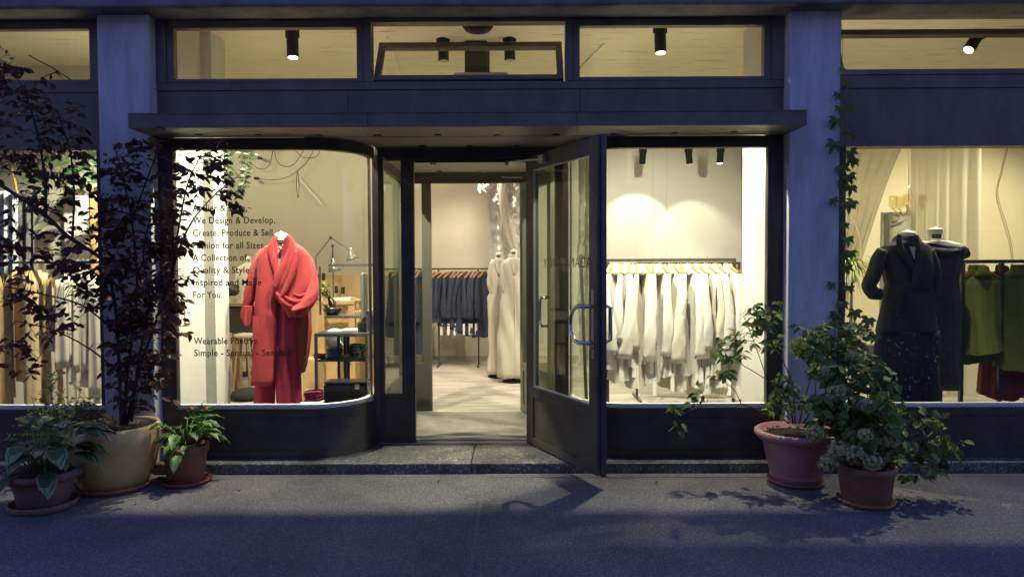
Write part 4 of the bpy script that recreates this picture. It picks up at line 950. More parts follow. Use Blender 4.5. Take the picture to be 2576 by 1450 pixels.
# ------------------------------------------------------------------ steel desk with shelves, things on it
def shelf_unit():
    Y0, Y1 = 0.66, 1.16; s = 0.012
    xa, xb = PX(791, 900, Y0), PX(926, 900, Y0)
    t = thing('steel_desk', 'dark steel desk and shelf frame behind the curved window', 'desk', ((xa + xb) / 2, Y0, FZ))
    zd = PH(850, 838, Y0); zs = PH(850, 791, Y1); z2 = PH(850, 903, Y0 + 0.1); zr = PH(850, 664, Y1)
    m = MB(); m.box(xa, xb, Y0, Y1, zd - 0.03, zd); m.build('desk_top', STEEL, t, bevel=0.002)
    m = MB(); m.box(xa, xb, Y1 - 0.18, Y1 + 0.05, zs - 0.02, zs); m.build('upper_shelf', STEEL, t)
    m = MB(); m.box(xa + 0.02, xb, Y0 + 0.03, Y1 - 0.02, z2 - 0.012, z2); m.build('lower_shelf', STEEL, t)
    for x, y in ((xa + s, Y0 + s), (xb - s, Y0 + s), (xa + 0.09, Y1 - s), (xa + 0.17, Y1 + 0.03), (PX(869, 900, Y1), Y1 - s), (xb - s, Y1 - s)):
        MB().box(x - s, x + s, y - s, y + s, FZ, zd - 0.0305).build('leg', STEEL, t)
    MB().box(xa, PX(945, 664, Y1), Y1 - 0.012, Y1 + 0.012, zr - 0.022, zr).build('top_rail', STEEL, t)
    MB().cyl((PX(805, 700, Y1), Y1, zs), (PX(805, 700, Y1), Y1, zr - 0.022), 0.010).build('rail_post', CHROME, t)
    return t, xa, xb, Y0, Y1, zd, zs, z2
dk, xa, xb, Y0, Y1, zd, zs, z2 = shelf_unit()
def folded(px0, px1, py_bot, n, Y, m, label, z=None, th=0.018, name='folded_clothes'):
    x0, x1 = PX(px0, py_bot, Y), PX(px1, py_bot, Y); z = PH(px0, py_bot, Y) if z is None else z; mb = MB(); rg = random.Random(n + int(px0))
    for i in range(n):
        a, b = x0 + rg.uniform(0, 0.012), x1 - rg.uniform(0, 0.015); zc = z + th * (i + 0.5); pts = [(a + (b - a) * k / 6, Y, zc + 0.004 * math.sin(k + i)) for k in range(7)]
        mb.tube(pts, [th * 0.35, th * 0.55, th * 0.56, th * 0.57, th * 0.56, th * 0.55, th * 0.3], 10, flat=7.5, fold=0.08, seed=i)
    return tag(mb.build(name, m, None, smooth=True), label, 'clothes', 'folded clothes on the steel desk')
folded(822, 864, 900, 5, Y0 + 0.2, M('teal_jersey', (0.10, 0.20, 0.19), 0.9), 'stack of folded teal clothes on the lower shelf of the desk', z=z2)
folded(877, 922, 900, 7, Y0 + 0.2, M('slate_denim', (0.03, 0.045, 0.06), 0.9), 'taller stack of folded dark blue clothes next to the teal stack', z=z2)
folded(789, 820, 900, 2, Y0 + 0.2, M('red_jersey', (0.30, 0.03, 0.02), 0.9), 'folded red cloth at the coat end of the lower shelf', z=z2)
folded(766, 814, 1006, 5, 0.72, M('red_purple_jersey', (0.26, 0.02, 0.05), 0.9, c2=(0.16, 0.01, 0.10), vscale=30), 'pile of folded red and purple clothes standing low beside the black case', z=PH(790, 1006, 0.72))
MB().box(PX(764, 1010, 0.72), PX(818, 1010, 0.72), 0.62, 0.86, FZ, PH(790, 1006, 0.72) - 0.001).build('low_plinth', WALLW); tag(bpy.data.objects['low_plinth'], 'low white plinth under the red and purple clothes', 'plinth')
# black case (printer-like box) on a low stand
x0, x1 = PX(822, 980, 0.55), PX(930, 980, 0.55); zc0, zc1 = PH(870, 1018, 0.45), PH(870, 962, 0.45)
t = thing('black_case', 'glossy black hard case lying in the curve of the window', 'case', ((x0 + x1) / 2, 0.6, zc0))
BP = M('black_plastic', (0.015, 0.016, 0.015), 0.25)
MB().box(x0, x1, 0.44, 0.60, zc0 - 0.1, zc1 - 0.012).build('shell', BP, t, bevel=0.02)
MB().box(x0 + 0.01, x1 - 0.005, 0.43, 0.605, zc1 - 0.010, zc1 + 0.012).build('lid', BP, t, bevel=0.008)
MB().box(x1 - 0.10, x1 - 0.06, 0.422, 0.429, zc1 - 0.05, zc1 - 0.01).build('clasp', CHROME, t)
tag(MB().box(x0 + 0.03, x1 - 0.03, 0.46, 0.60, FZ, zc0 - 0.101).build('case_stand', STEEL), 'low dark stand carrying the black hard case', 'stand')
# monitor seen from the edge, keyboard, mouse, tray
t = thing('computer_monitor', 'silver computer monitor seen edge-on above the steel desk', 'monitor', (PX(918, 740, 0.95), 0.95, zd))
mx0 = PX(914, 740, 0.95); za, zb_ = PH(918, 797, 0.95), PH(918, 686, 0.95)
T_ = Matrix.Translation((mx0 + 0.01, 0.95, (za + zb_) / 2)) @ Matrix.Rotation(R(8), 4, 'Z')
MB().tbox(T_, 0.03, 0.42, zb_ - za).build('screen_housing', M('silver_plastic', (0.30, 0.32, 0.30), 0.35, metal=0.4), t, bevel=0.008)
MB().tbox(T_ @ Matrix.Translation((-0.0165, 0, 0.02)), 0.002, 0.40, (zb_ - za) * 0.82).build('screen', BP, t)
MB().bar((mx0 + 0.05, 0.97, zd + 0.003), (mx0 + 0.02, 0.95, za + 0.05), 0.03, 0.10).box(mx0 - 0.01, mx0 + 0.09, 0.88, 1.03, zd + 0.0005, zd + 0.008).build('monitor_stand', CHROME, t)
o = MB().lathe((0, 0, 0), [(0.5, 0), (0.5, 0.2), (0.4, 0.6), (0.2, 0.85), (0.01, 0.95)], 24).build('computer_mouse', TAGM, smooth=True); o.scale = (0.13, 0.07, 0.03); o.location = (PX(842, 821, Y0 + 0.12), Y0 + 0.12, zd + 0.004); tag(o, 'white computer mouse on the dark mat of the steel desk', 'mouse')
tag(MB().box(PX(800, 830, 0.7), PX(885, 830, 0.7), Y0 + 0.04, Y0 + 0.26, zd + 0.0005, zd + 0.0035).build('desk_mat', M('dark_mat', (0.03, 0.028, 0.03), 0.8)), 'dark mat under the white computer mouse', 'mat')
tag(MB().box(PX(862, 812, 0.92), PX(905, 812, 0.92), 0.86, 1.0, zd + 0.001, zd + 0.014).build('keyboard', M('keyboard_white', (0.6, 0.6, 0.58), 0.5), bevel=0.003), 'white keyboard at the back of the steel desk', 'keyboard')
tag(MB().box(PX(905, 815, 0.8), PX(926, 815, 0.8), 0.72, 0.9, zd + 0.001, zd + 0.09).build('desk_tray', BP, bevel=0.004), 'black letter tray below the monitor', 'tray')
# bonsai
YS = Y1 - 0.06
c = P(836, 790, YS)
t = thing('bonsai', 'small bonsai with a forked trunk in a black bowl on the upper shelf', 'bonsai', (c.x, YS, zs))
MB().lathe((c.x, YS, zs + 0.001), [(0.045, 0), (0.055, 0.008), (0.085, 0.04), (0.088, 0.062), (0.078, 0.066), (0.07, 0.055), (0.001, 0.055)], 12).build('bowl', M('glazed_black', (0.02, 0.025, 0.02), 0.2), t)
m = MB(); ptube(m, [(834, 772), (830, 760), (827, 750), (824, 742)], YS, [5, 4.5, 3, 2], 8); ptube(m, [(838, 772), (842, 762), (836, 752), (829, 745)], YS, [5, 4, 3, 2], 8); ptube(m, [(826, 746), (820, 735), (812, 725)], YS, [2, 1.5, 1], 6); m.build('trunk', BARK, t, smooth=True)
m = MB(); rg = random.Random(3)
for i in range(90):
    p = P(rg.uniform(808, 834), rg.uniform(712, 750), YS + rg.uniform(-0.06, 0.06)); m.leaf(p, Vector((rg.uniform(-1, 1), rg.uniform(-1, 1), rg.uniform(-0.6, 0.6))), Vector((0, 0, 1)), 0.035, 0.024)
m.build('foliage', LEAFDG, t)
# wooden desk further in, with lamps and bobbins
YW0, YW1 = 2.35, 3.0
wx0, wx1 = PX(770, 760, YW0), PX(892, 760, YW0); zw = PH(850, 757, YW0)
t = thing('wooden_desk', 'pale wooden work desk with shelves behind the steel desk', 'desk', ((wx0 + wx1) / 2, YW0, FZ))
MB().box(wx0, wx1, YW0, YW1, zw - 0.035, zw).build('desk_top', DESKW, t)
for x, y in ((PX(807, 800, YW0), YW0 + 0.05), (wx1 - 0.04, YW0 + 0.05), (wx1 - 0.04, YW1 - 0.05), (wx0 + 0.04, YW1 - 0.05)):
    MB().box(x - 0.035, x + 0.035, y - 0.035, y + 0.035, FZ, zw - 0.0355).build('leg', DESKW, t)
MB().box(wx0 + 0.2, wx1 - 0.08, YW0 + 0.1, YW1 - 0.02, zw - 0.22, zw - 0.20).box(wx0 + 0.2, wx1 - 0.08, YW0 + 0.1, YW1 - 0.02, 0.44, 0.46).build('shelf', DESKW, t)
MB().box(wx1 - 0.1, wx1 + 0.16, YW0 + 0.02, YW0 + 0.4, zw - 0.13, zw - 0.11).build('side_shelf', DESKW, t)
def desk_lamp(pts, shade_px, Y, label):
    b = P(*pts[0], Y); t = thing('desk_lamp', label, 'lamp', (b.x, Y, b.z), 'jointed desk lamps')
    m = MB(); P3 = [P(x, y, Y) for x, y in pts]
    for a, c_ in zip(P3, P3[1:]):
        for d_ in (-0.012, 0.012): m.bar(a + Vector((0, d_, 0)), c_ + Vector((0, d_, 0)), 0.006)
        m.cyl(c_ - Vector((0, 0.02, 0)), c_ + Vector((0, 0.02, 0)), 0.016, n=12)
    m.build('arm', GREYM, t)
    m = MB(); a = P3[-1]; e = P(*shade_px, Y); d_ = (e - a).normalized()
    m.tube([a - d_ * 0.02, a + d_ * 0.03, a + d_ * 0.08, e + d_ * 0.04], [0.02, 0.026, 0.055, 0.078], 24); m.build('lamp_shade', M('silver_shade', (0.33, 0.33, 0.31), 0.35, metal=0.6), t, smooth=True)
    m = MB(); m.box(b.x - 0.03, b.x + 0.03, Y - 0.03, Y + 0.03, zw, zw + 0.03).bar((b.x, Y, zw + 0.03), b, 0.012); m.build('clamp', GREYM, t)
desk_lamp([(795, 645), (832, 598), (880, 629)], (884, 644), 2.45, 'grey jointed desk lamp with its shade bent over toward the street door')
desk_lamp([(838, 690), (837, 618), (836, 655)], (840, 674), 2.75, 'grey desk lamp with the lower shade behind the steel rail')
for i, (px, y0, y1) in enumerate(((846, 719, 737), (863, 721, 739), (814, 686, 705), (798, 690, 712), (819, 735, 748))):
    a, b = P(px, y1, 2.5), P(px, y0, 2.5)
    t = thing('thread_spool', 'black thread spool standing on the wooden desk, %s of five' % ORD[i], 'thread spool', (a.x, 2.5, a.z), 'thread spools on the wooden desk')
    MB().cyl(a, b, 0.022, 0.020, n=14).build('thread', BLACKF, t)
    MB().cyl((a.x, 2.5, zw + 0.001), (a.x, 2.5, a.z), 0.006).cyl(a - Vector((0, 0, 0.006)), a, 0.028).cyl(b, b + Vector((0, 0, 0.02)), 0.008).build('spool_core', M('pale_core', (0.5, 0.4, 0.25), 0.6), t)
tag(MB().box(PX(835, 750, 2.5), PX(885, 750, 2.5), 2.42, 2.7, zw + 0.001, zw + 0.03).build('paper_stack', TAGM), 'loose white papers on the wooden desk under the lamp', 'papers')
t = thing('cardboard_box', 'brown cardboard box under the wooden desk', 'box', (PX(835, 940, 2.0), 2.1, FZ), 'cardboard boxes under the desk')
CB = M('cardboard', (0.42, 0.27, 0.13), 0.85, var=0.1)
MB().box(PX(821, 940, 2.0), PX(852, 940, 2.0), 2.0, 2.3, FZ, PH(835, 903, 2.0)).build('carton', CB, t)
MB().bar((PX(821, 940, 2.0), 2.0, PH(835, 903, 2.0)), (PX(818, 940, 2.0), 1.95, PH(835, 900, 2.0) - 0.05), 0.004, 0.2).build('flap', CB, t)
t = thing('cardboard_box', 'larger cardboard box beside the crimson trousers', 'box', (PX(785, 940, 1.7), 1.8, FZ), 'cardboard boxes under the desk')
MB().box(PX(760, 940, 1.7), PX(797, 940, 1.7), 1.7, 2.0, FZ, PH(785, 905, 1.7)).build('carton', CB, t); MB().box(PX(760, 940, 1.7) + 0.03, PX(797, 940, 1.7) - 0.03, 1.699 - 0.002, 1.699, 0.3, 0.34).build('packing_tape', KRAFT2, t)
t = thing('rolled_bag', 'dark rolled bag with a pale strap lying under the wooden desk', 'bag', (PX(840, 862, 2.2), 2.2, 0.46))
MB().tube([P(826, 866, 2.2), P(834, 862, 2.2), P(852, 856, 2.2), P(868, 848, 2.2)], [0.05, 0.085, 0.09, 0.06], 18).build('bag_body', M('slate_nylon', (0.06, 0.065, 0.08), 0.6), t, smooth=True)
MB().tube([P(858, 852, 2.2), P(860, 851, 2.2)], [0.094, 0.094], 18).build('strap', TAGM, t)
# yellowish wall behind the desk, warm lamplight painted into its colour
struct('lamplit_partition', MB().box(PX(770, 700, 3.4), PX(940, 700, 3.4), 3.4, 3.45, FZ, PH(860, 690, 3.4)), M('lamplight_ochre', (0.66, 0.46, 0.22), 0.7, var=0.04))

# ------------------------------------------------------------------ cutting table and atelier things, behind the lettering
YT = 3.1
tx0, tx1 = PX(470, 765, YT), PX(640, 765, YT); ztb = PH(560, 763, YT)
t = thing('cutting_table', 'tall cutting table with a dark apron on wooden legs', 'table', ((tx0 + tx1) / 2, YT, FZ))
MB().box(tx0, tx1, YT, YT + 1.0, ztb - 0.035, ztb).build('table_top', M('worn_table_top', (0.34, 0.27, 0.19), 0.6, var=0.15), t)
MB().box(tx0 + 0.02, tx1 - 0.02, YT + 0.03, YT + 0.05, ztb - 0.36, ztb - 0.036).build('apron', M('dark_apron', (0.05, 0.04, 0.033), 0.5), t)
for x in (PX(589, 900, YT), tx0 + 0.1):
    MB().box(x - 0.045, x + 0.045, YT + 0.051, YT + 0.14, FZ, ztb - 0.036).build('leg', M('leg_wood', (0.30, 0.20, 0.11), 0.6, var=0.2), t)
MB().box(tx0, tx1, YT + 0.141, YT + 0.17, PH(560, 905, YT), PH(560, 895, YT)).build('stretcher', MATS['leg_wood'], t)
YQ = 2.75; sx, sz = PX(614, 843, YQ), PH(614, 838, YQ)
t = thing('stool', 'round padded stool pushed against the cutting table', 'stool', (sx, YQ, FZ))
MB().lathe((sx, YQ, sz - 0.05), [(0.10, 0), (0.115, 0.012), (0.11, 0.04), (0.06, 0.052), (0.001, 0.055)], 28).build('seat', M('beige_pad', (0.42, 0.37, 0.27), 0.9), t, smooth=True)
for k in range(4):
    a = math.pi / 4 + k * math.pi / 2; MB().bar((sx + 0.08 * math.cos(a), YQ + 0.08 * math.sin(a), sz - 0.051), (sx + 0.15 * math.cos(a), YQ + 0.15 * math.sin(a), FZ), 0.022).build('leg', MATS['leg_wood'], t)
o = MB().lathe((0, 0, 0), [(0.15, 0), (0.2, 0.03), (0.19, 0.09), (0.1, 0.12), (0.01, 0.125)], 24, wob=0.05).build('floor_cushion', M('dark_cushion', (0.018, 0.013, 0.012), 0.95), smooth=True); o.location = (PX(615, 990, 2.4), 2.5, FZ); tag(o, 'flat dark cushion on the floor beneath the stool', 'cushion')
m = MB(); rg = random.Random(11)
for i in range(9):
    a = P(545 + rg.uniform(0, 40), 745 - rg.uniform(0, 18), YT + 0.3); b = a + Vector((rg.uniform(0.05, 0.2), rg.uniform(-0.1, 0.1), rg.uniform(-0.03, 0.03)))
    m.tube([a, (a + b) / 2 + Vector((0, 0, 0.03)), b], [0.03, 0.05, 0.03], 10, fold=0.3, seed=i)
tag(m.build('fabric_heap', M('dark_fabric_heap', (0.035, 0.04, 0.04), 0.9, c2=(0.12, 0.10, 0.06), vscale=12), smooth=True), 'crumpled dark fabric heaped on the cutting table', 'fabric')
for i, (px, mm, lb) in enumerate(((556, M('paper_blue', (0.15, 0.35, 0.5), 0.6), 'blue paper scrap on the cutting table edge'), (569, M('paper_yellow', (0.6, 0.55, 0.1), 0.6), 'yellow-green paper scrap on the cutting table edge'))):
    c = P(px, 759, YT + 0.08); tag(MB().tbox(Matrix.Translation((c.x, YT + 0.08, ztb + 0.004)) @ Matrix.Rotation(R(20 + 30 * i), 4, 'Z'), 0.09, 0.06, 0.006).build('paper_scrap', mm), lb, 'paper', 'paper scraps on the cutting table')
for i, px in enumerate((584, 591)):
    c = P(px, 758, YT + 0.06); o = MB().lathe((0, 0, 0), [(0.016, 0), (0.020, 0.003), (0.022, 0.055), (0.020, 0.055), (0.018, 0.006), (0.001, 0.005)], 16).build('glass_jar', GLASS); o.location = (c.x, YT + 0.08, ztb + 0.001); tag(o, ('small glass jar on the cutting table, nearer the dark fabric', 'small glass jar on the cutting table, nearer the coral coat')[i], 'jar', 'glass jars on the cutting table')
c = P(561, 682, YT + 0.7)
t = thing('thread_rack', 'black rack of thread cones standing on the cutting table', 'thread rack', (c.x, YT + 0.7, ztb))
m = MB()
for r_ in range(4):
    for k in range(3): q = P(556 + k * 5.5, 668 + r_ * 9, YT + 0.7); m.cyl(q, q + Vector((0, 0, 0.04)), 0.013, 0.008, n=8)
m.build('thread_cones', BLACKF, t); a = P(561, 700, YT + 0.75); MB().bar((a.x, YT + 0.75, ztb), (a.x, YT + 0.75, a.z + 0.22), 0.015).bar((a.x, YT + 0.75, ztb + 0.005), (a.x + 0.07, YT + 0.70, ztb + 0.005), 0.02).build('rack_stand', GREYM, t)
YF = 4.3; q = P(620, 760, YF)
t = thing('dress_form', 'dress form in a beige half-made jacket at the back of the atelier', 'dress form', (q.x, YF, FZ))
m = MB(); mannequin_neck(m, 625, 645, 668, 14, YF); m.build('neck', CUTN, t, smooth=True); neck_label(625, 655, 8, 4, YF - 0.06, t)
m = MB(); sil(m, [(662, 617, 634), (670, 602, 650), (700, 600, 652), (740, 602, 652), (800, 600, 655)], YF, 0.1, 0.008, 20); m.build('jacket', PAPER, t, smooth=True)
m = MB(); ptube(m, [(604, 672), (597, 700), (589, 738)], YF - 0.03, [5, 6, 5], 12); m.build('sleeve', PAPER, t, smooth=True)
MB().cyl((q.x, YF, FZ), (q.x, YF, q.z), 0.015).lathe((q.x, YF, FZ), [(0.16, 0), (0.15, 0.03)], 20).build('stand', BLACK, t)

# cables with sockets across the atelier wall
CBL = M('black_cable', (0.03, 0.028, 0.025), 0.6)
YK = 5.62
def L4(x, y): return (402.5 + x * 0.3332, 335.4 + y * 0.3332)
cabs = [([(675, 185), (700, 240), (770, 270), (830, 230), (853, 100)], None, 'black cable sagging in the loop nearest the purple tree'),
        ([(770, 190), (805, 215), (840, 190), (855, 100)], (770, 190), 'short black cable ending in the upper lamp socket'),
        ([(857, 100), (885, 215), (950, 250), (1020, 225), (1095, 110)], None, 'black cable slung in a wide loop over the coat'),
        ([(745, 342), (860, 350), (960, 330), (1035, 285), (1100, 230), (1170, 110)], (745, 342), 'long black cable ending in the lower lamp socket'),
        ([(1005, 110), (1080, 180), (1180, 175), (1215, 110)], None, 'black cable loop nearest the curved end of the glass'),
        ([(1035, 285), (1030, 400), (1042, 488), (1050, 400), (1040, 290)], None, 'narrow closed cable loop hanging straight down')]
for pts, so, lb in cabs:
    t = thing('hanging_cable', lb, 'cable', P(*L4(*pts[0]), YK), 'cables slung across the atelier wall')
    m = MB(); ptube(m, [L4(*p) for p in pts], YK, 0.75, 6, sub=6); m.build('cord', CBL, t, smooth=True)
    if so:
        a = P(*L4(*so), YK); MB().cyl(a, a + Vector((-0.07, 0, 0.01)), 0.022).build('lamp_socket', CBL, t)
a, b = P(*L4(1030, 315), 5.7), P(*L4(1220, 535), 5.7)
tag(MB().bar(a, b, 0.014).build('wall_rod', TAGM), 'thin white rod fixed slantwise on the atelier wall', 'rod')
# cables in the transoms
for pts, Y, lb in (([(600, 60), (585, 95), (545, 145), (498, 188)], 1.2, 'black cable hanging across the transom above the lettering'), ([(0, 70), (60, 130), (130, 170), (185, 205)], 1.2, 'black cable crossing the transom of the pattern room'), ([(2385, 42), (2340, 48), (2290, 72)], 0.9, 'black cable under the ceiling near the far spotlight')):
    m = MB(); ptube(m, pts, Y, 1.3, 6, sub=6); tag(m.build('hanging_cable', CBL, smooth=True), lb, 'cable', 'cables under the shop ceiling')
# light switch on the pilaster
c = P(470, 786, 0.25); xs_ = xl + 0.001
fy = lambda px: (xs_ / (ray(px, 780).x / ray(px, 780).y)) + CAMY
ya, yb = fy(463), fy(478)
t = thing('light_switch', 'white light switch and socket plate on the white pilaster', 'light switch', (xs_, (ya + yb) / 2, 1.3))
zz0, zz1 = CAMZ + ray(470, 812).z / ray(470, 812).y * ((ya + yb) / 2 - CAMY), CAMZ + ray(470, 762).z / ray(470, 762).y * ((ya + yb) / 2 - CAMY)
MB().box(xs_, xs_ + 0.012, ya, yb, zz0, zz1).build('plate', TAGM, t, bevel=0.003)
MB().box(xs_ + 0.0125, xs_ + 0.018, ya + 0.02, yb - 0.02, zz0 + 0.09, zz1 - 0.02).build('rocker', WALLW, t); MB().cyl((xs_ + 0.0125, (ya + yb) / 2, zz0 + 0.045), (xs_ + 0.016, (ya + yb) / 2, zz0 + 0.045), 0.018).build('socket', M('socket_shade', (0.55, 0.55, 0.52), 0.5), t)

# black ventilation duct, round louvre lamp, fan plate in the middle transom
a = P(1198, 110, 0.95)
t = thing('ventilation_duct', 'square black duct running under the ceiling behind the middle transom', 'duct', (a.x, 0.9, ZC))
x0, x1 = PX(1170, 130, 0.9), PX(1226, 130, 0.9)
MB().box(x0, x1, 0.85, 1.02, 2.95, ZC - 0.001).build('duct_box', M('duct_black', (0.022, 0.023, 0.022), 0.5), t)
MB().tube([(x1 + 0.012, 0.86, 3.0 + 0.02 * i) for i in range(30)], [0.008 if i % 2 else 0.012 for i in range(30)], 8).build('curly_cord', CBL, t)
t = thing('round_louvre_lamp', 'round ribbed black lamp with glowing amber louvres under the ceiling', 'lamp', P(1202, 68, 0.35))
c = P(1202, 74, 0.32); m = MB(); m.lathe((c.x, 0.32, c.z - 0.02), [(0.045, 0), (0.10, 0.01), (0.125, 0.04), (0.13, 0.08), (0.125, 0.12)], 32); m.build('ribbed_housing', BLACK, t, smooth=True)
for k in range(4):
    MB().bar((c.x - 0.055 + 0.01 * k, 0.205 - 0.002 * k, c.z + 0.028 + k * 0.009), (c.x + 0.055 - 0.01 * k, 0.205 - 0.002 * k, c.z + 0.028 + k * 0.009), 0.004).build('louvre', M('amber_glow', (1, 0.7, 0.3), 0.5, emit=(1.0, 0.62, 0.22), estr=1.2), t)
a = P(1208, 192, 0.75)
tag(MB().box(PX(1142, 190, 0.75), PX(1278, 190, 0.75), 0.72, 0.76, a.z - 0.12, a.z + 0.03).build('junction_plate', M('lavender_plate', (0.45, 0.45, 0.55), 0.5), bevel=0.015), 'pale rounded plate behind the lower edge of the middle transom', 'plate')
# ceiling conduit lines
for pts, lb in (([(1437, 195), (1522, 110)], 'slanting white conduit on the ceiling behind the transom over the blouses'), ([(975, 95), (1005, 190)], 'white conduit line on the ceiling beside the spotlights of the middle transom')):
    a, b = PZ(*pts[0], ZC - 0.012), PZ(*pts[1], ZC - 0.012); tag(MB().bar(a, b, 0.016).build('ceiling_conduit', TAGM), lb, 'conduit', 'conduits on the shop ceiling')

# ------------------------------------------------------------------ curtain bay things
YX = 3.3; c = P(2285, 530, YX)
t = thing('chandelier', 'brass chandelier with clear glass cups between the sheer curtains', 'chandelier', (c.x, YX, c.z))
BR = M('pale_brass', (0.62, 0.50, 0.28), 0.35, metal=0.7); m = MB(); m.cyl(c, (c.x, YX, ZC), 0.006); m.lathe(c, [(0.01, -0.04), (0.035, -0.02), (0.02, 0.02), (0.035, 0.06), (0.012, 0.12)], 16)
m2 = MB()
for k in range(5):
    a = k * 2 * math.pi / 5 + 2.9; e = c + Vector((0.17 * math.cos(a), 0.17 * math.sin(a), 0.03)); mid = c + Vector((0.10 * math.cos(a), 0.10 * math.sin(a), -0.06))
    m.tube([c, mid, e], 0.006, 8); m.lathe(e, [(0.03, 0), (0.03, 0.008)], 12)
    m2.lathe(e + Vector((0, 0, 0.01)), [(0.03, 0), (0.05, 0.02), (0.052, 0.15), (0.049, 0.15), (0.046, 0.025), (0.001, 0.008)], 20)
m.build('brass_frame', BR, t, smooth=True); m2.build('glass_cups', glass_mat('amber_glass', (0.97, 0.94, 0.84), ior=1.6), t, smooth=True)
c = P(2293, 490, YX); o = MB().lathe((0, 0, 0), [(0.001, -0.04), (0.03, -0.028), (0.04, 0), (0.03, 0.028), (0.001, 0.04)], 20).build('glass_bauble', TAGM, smooth=True); o.location = (PX(2291, 472, 3.1), 3.1, PH(2291, 472, 3.1)); tag(o, 'white ball hanging above the chandelier', 'bauble')
YZ = 3.6
def frame_thing(name, label, px0, px1, py0, py1, Y, inner, cat):
    a, b = P(px0, py0, Y), P(px1, py1, Y); t = thing(name, label, cat, ((a.x + b.x) / 2, Y, FZ))
    frame_rect(MB(), a.x, b.x, FZ, a.z, 0.035, 0.035, 0.035, 0.035, Y, Y + 0.03).build('frame', M('grey_green_frame', (0.22, 0.23, 0.17), 0.5), t)
    MB().box(a.x + 0.036, b.x - 0.036, Y + 0.015, Y + 0.02, FZ + 0.036, a.z - 0.036).build('painted_mirror_glass', inner, t)
    return t
MIR_PAINTED = M('mirror', (0.42, 0.40, 0.30), 0.15, metal=0.0)  # reflection of the cream room painted in as plain beige
frame_thing('standing_mirror', 'narrow standing mirror behind the gathered curtain', 2218, 2232, 534, 900, YZ, MIR_PAINTED, 'mirror')
tm_ = frame_thing('standing_mirror', 'wider standing mirror with a slanting bar below the chandelier', 2240, 2300, 533, 900, YZ - 0.05, MIR_PAINTED, 'mirror')
MB().bar(P(2243, 566, YZ - 0.09), P(2285, 552, YZ - 0.09), 0.03, 0.012).build('crossbar', M('grey_green_frame', (0.22, 0.23, 0.17), 0.5), tm_)
m = MB(); ptube(m, [(2541, 330), (2535, 370), (2522, 430), (2510, 486), (2530, 560), (2546, 622), (2547, 700), (2540, 800)], 4.25, 1.0, 6, sub=6); tag(m.build('wall_cable', M('brown_cable', (0.30, 0.22, 0.12), 0.7), smooth=True), 'thin brown cable wandering down the ochre wall', 'cable')
# spider plant on a stand
YP = 1.35; c = P(2140, 690, YP)
t = thing('spider_plant', 'spider plant with long yellow-green striped leaves beside the black jacket', 'plant', (c.x, YP, FZ))
m = MB(); rg = random.Random(5); base = P(2142, 668, YP)
for i in range(120):
    a = rg.uniform(0, 6.28); L_ = rg.uniform(0.18, 0.42); up = rg.uniform(0.2, 1.3); pts = []
    for k in range(7):
        u = k / 6; pts.append(base + Vector((math.cos(a) * L_ * u * 0.8, math.sin(a) * L_ * u * 0.6, up * 0.30 * u - 0.55 * L_ * 2.0 * u * u)))
    side = Vector((-math.sin(a), math.cos(a), 0)); o_ = len(m.v)
    for k, p in enumerate(pts):
        w2 = 0.007 * (1 - (k / 6) ** 2) + 0.0008; m.v.append(tuple(p - side * w2)); m.v.append(tuple(p + side * w2))
    for k in range(6): m.f.append((o_ + 2 * k, o_ + 2 * k + 1, o_ + 2 * k + 3, o_ + 2 * k + 2))
m.build('leaves', M('striped_leaf', (0.20, 0.30, 0.06), 0.5, c2=(0.62, 0.60, 0.22), vscale=9, trans=0.3), t)
MB().lathe((base.x, base.y, base.z - 0.16), [(0.06, 0), (0.085, 0.14), (0.09, 0.15), (0.001, 0.15)], 20).build('pot', WALLW, t); MB().cyl((base.x, YP, FZ), (base.x, YP, base.z - 0.16), 0.015).lathe((base.x, YP, FZ), [(0.14, 0), (0.14, 0.02)], 20).build('plant_stand', GREYM, t)
m = MB(); ptube(m, [(2122, 526), (2150, 560), (2164, 610), (2163, 650)], YP - 0.1, 1.6, 6); tag(m.build('dried_stem', M('dry_stem', (0.5, 0.42, 0.26), 0.8)), 'bent dry stem arching above the spider plant', 'stem')
t = thing('grey_chair', 'grey upholstered chair back with a white card, beside the black skirt', 'chair', (PX(2175, 950, 1.1), 1.1, FZ))
c0, c1 = P(2160, 865, 1.1), P(2200, 955, 1.1); MB().box(c0.x, c1.x, 1.1, 1.14, c1.z, c0.z).build('backrest', M('grey_felt', (0.13, 0.13, 0.12), 0.9), t, bevel=0.015); MB().box(c0.x, c1.x, 1.14, 1.5, c1.z - 0.05, c1.z + 0.01).build('seat', MATS['grey_felt'], t, bevel=0.015)
for x, y in ((c0.x + 0.02, 1.13), (c1.x - 0.02, 1.13), (c0.x + 0.02, 1.47), (c1.x - 0.02, 1.47)): MB().cyl((x, y, FZ), (x, y, c1.z - 0.05), 0.012).build('leg', BLACK, t)
k0, k1 = P(2157, 884, 1.09), P(2178, 899, 1.09); tag(MB().box(k0.x, k1.x, 1.088, 1.09, k1.z, k0.z).build('white_card', TAGM), 'small white card pinned to the grey chair back', 'card')

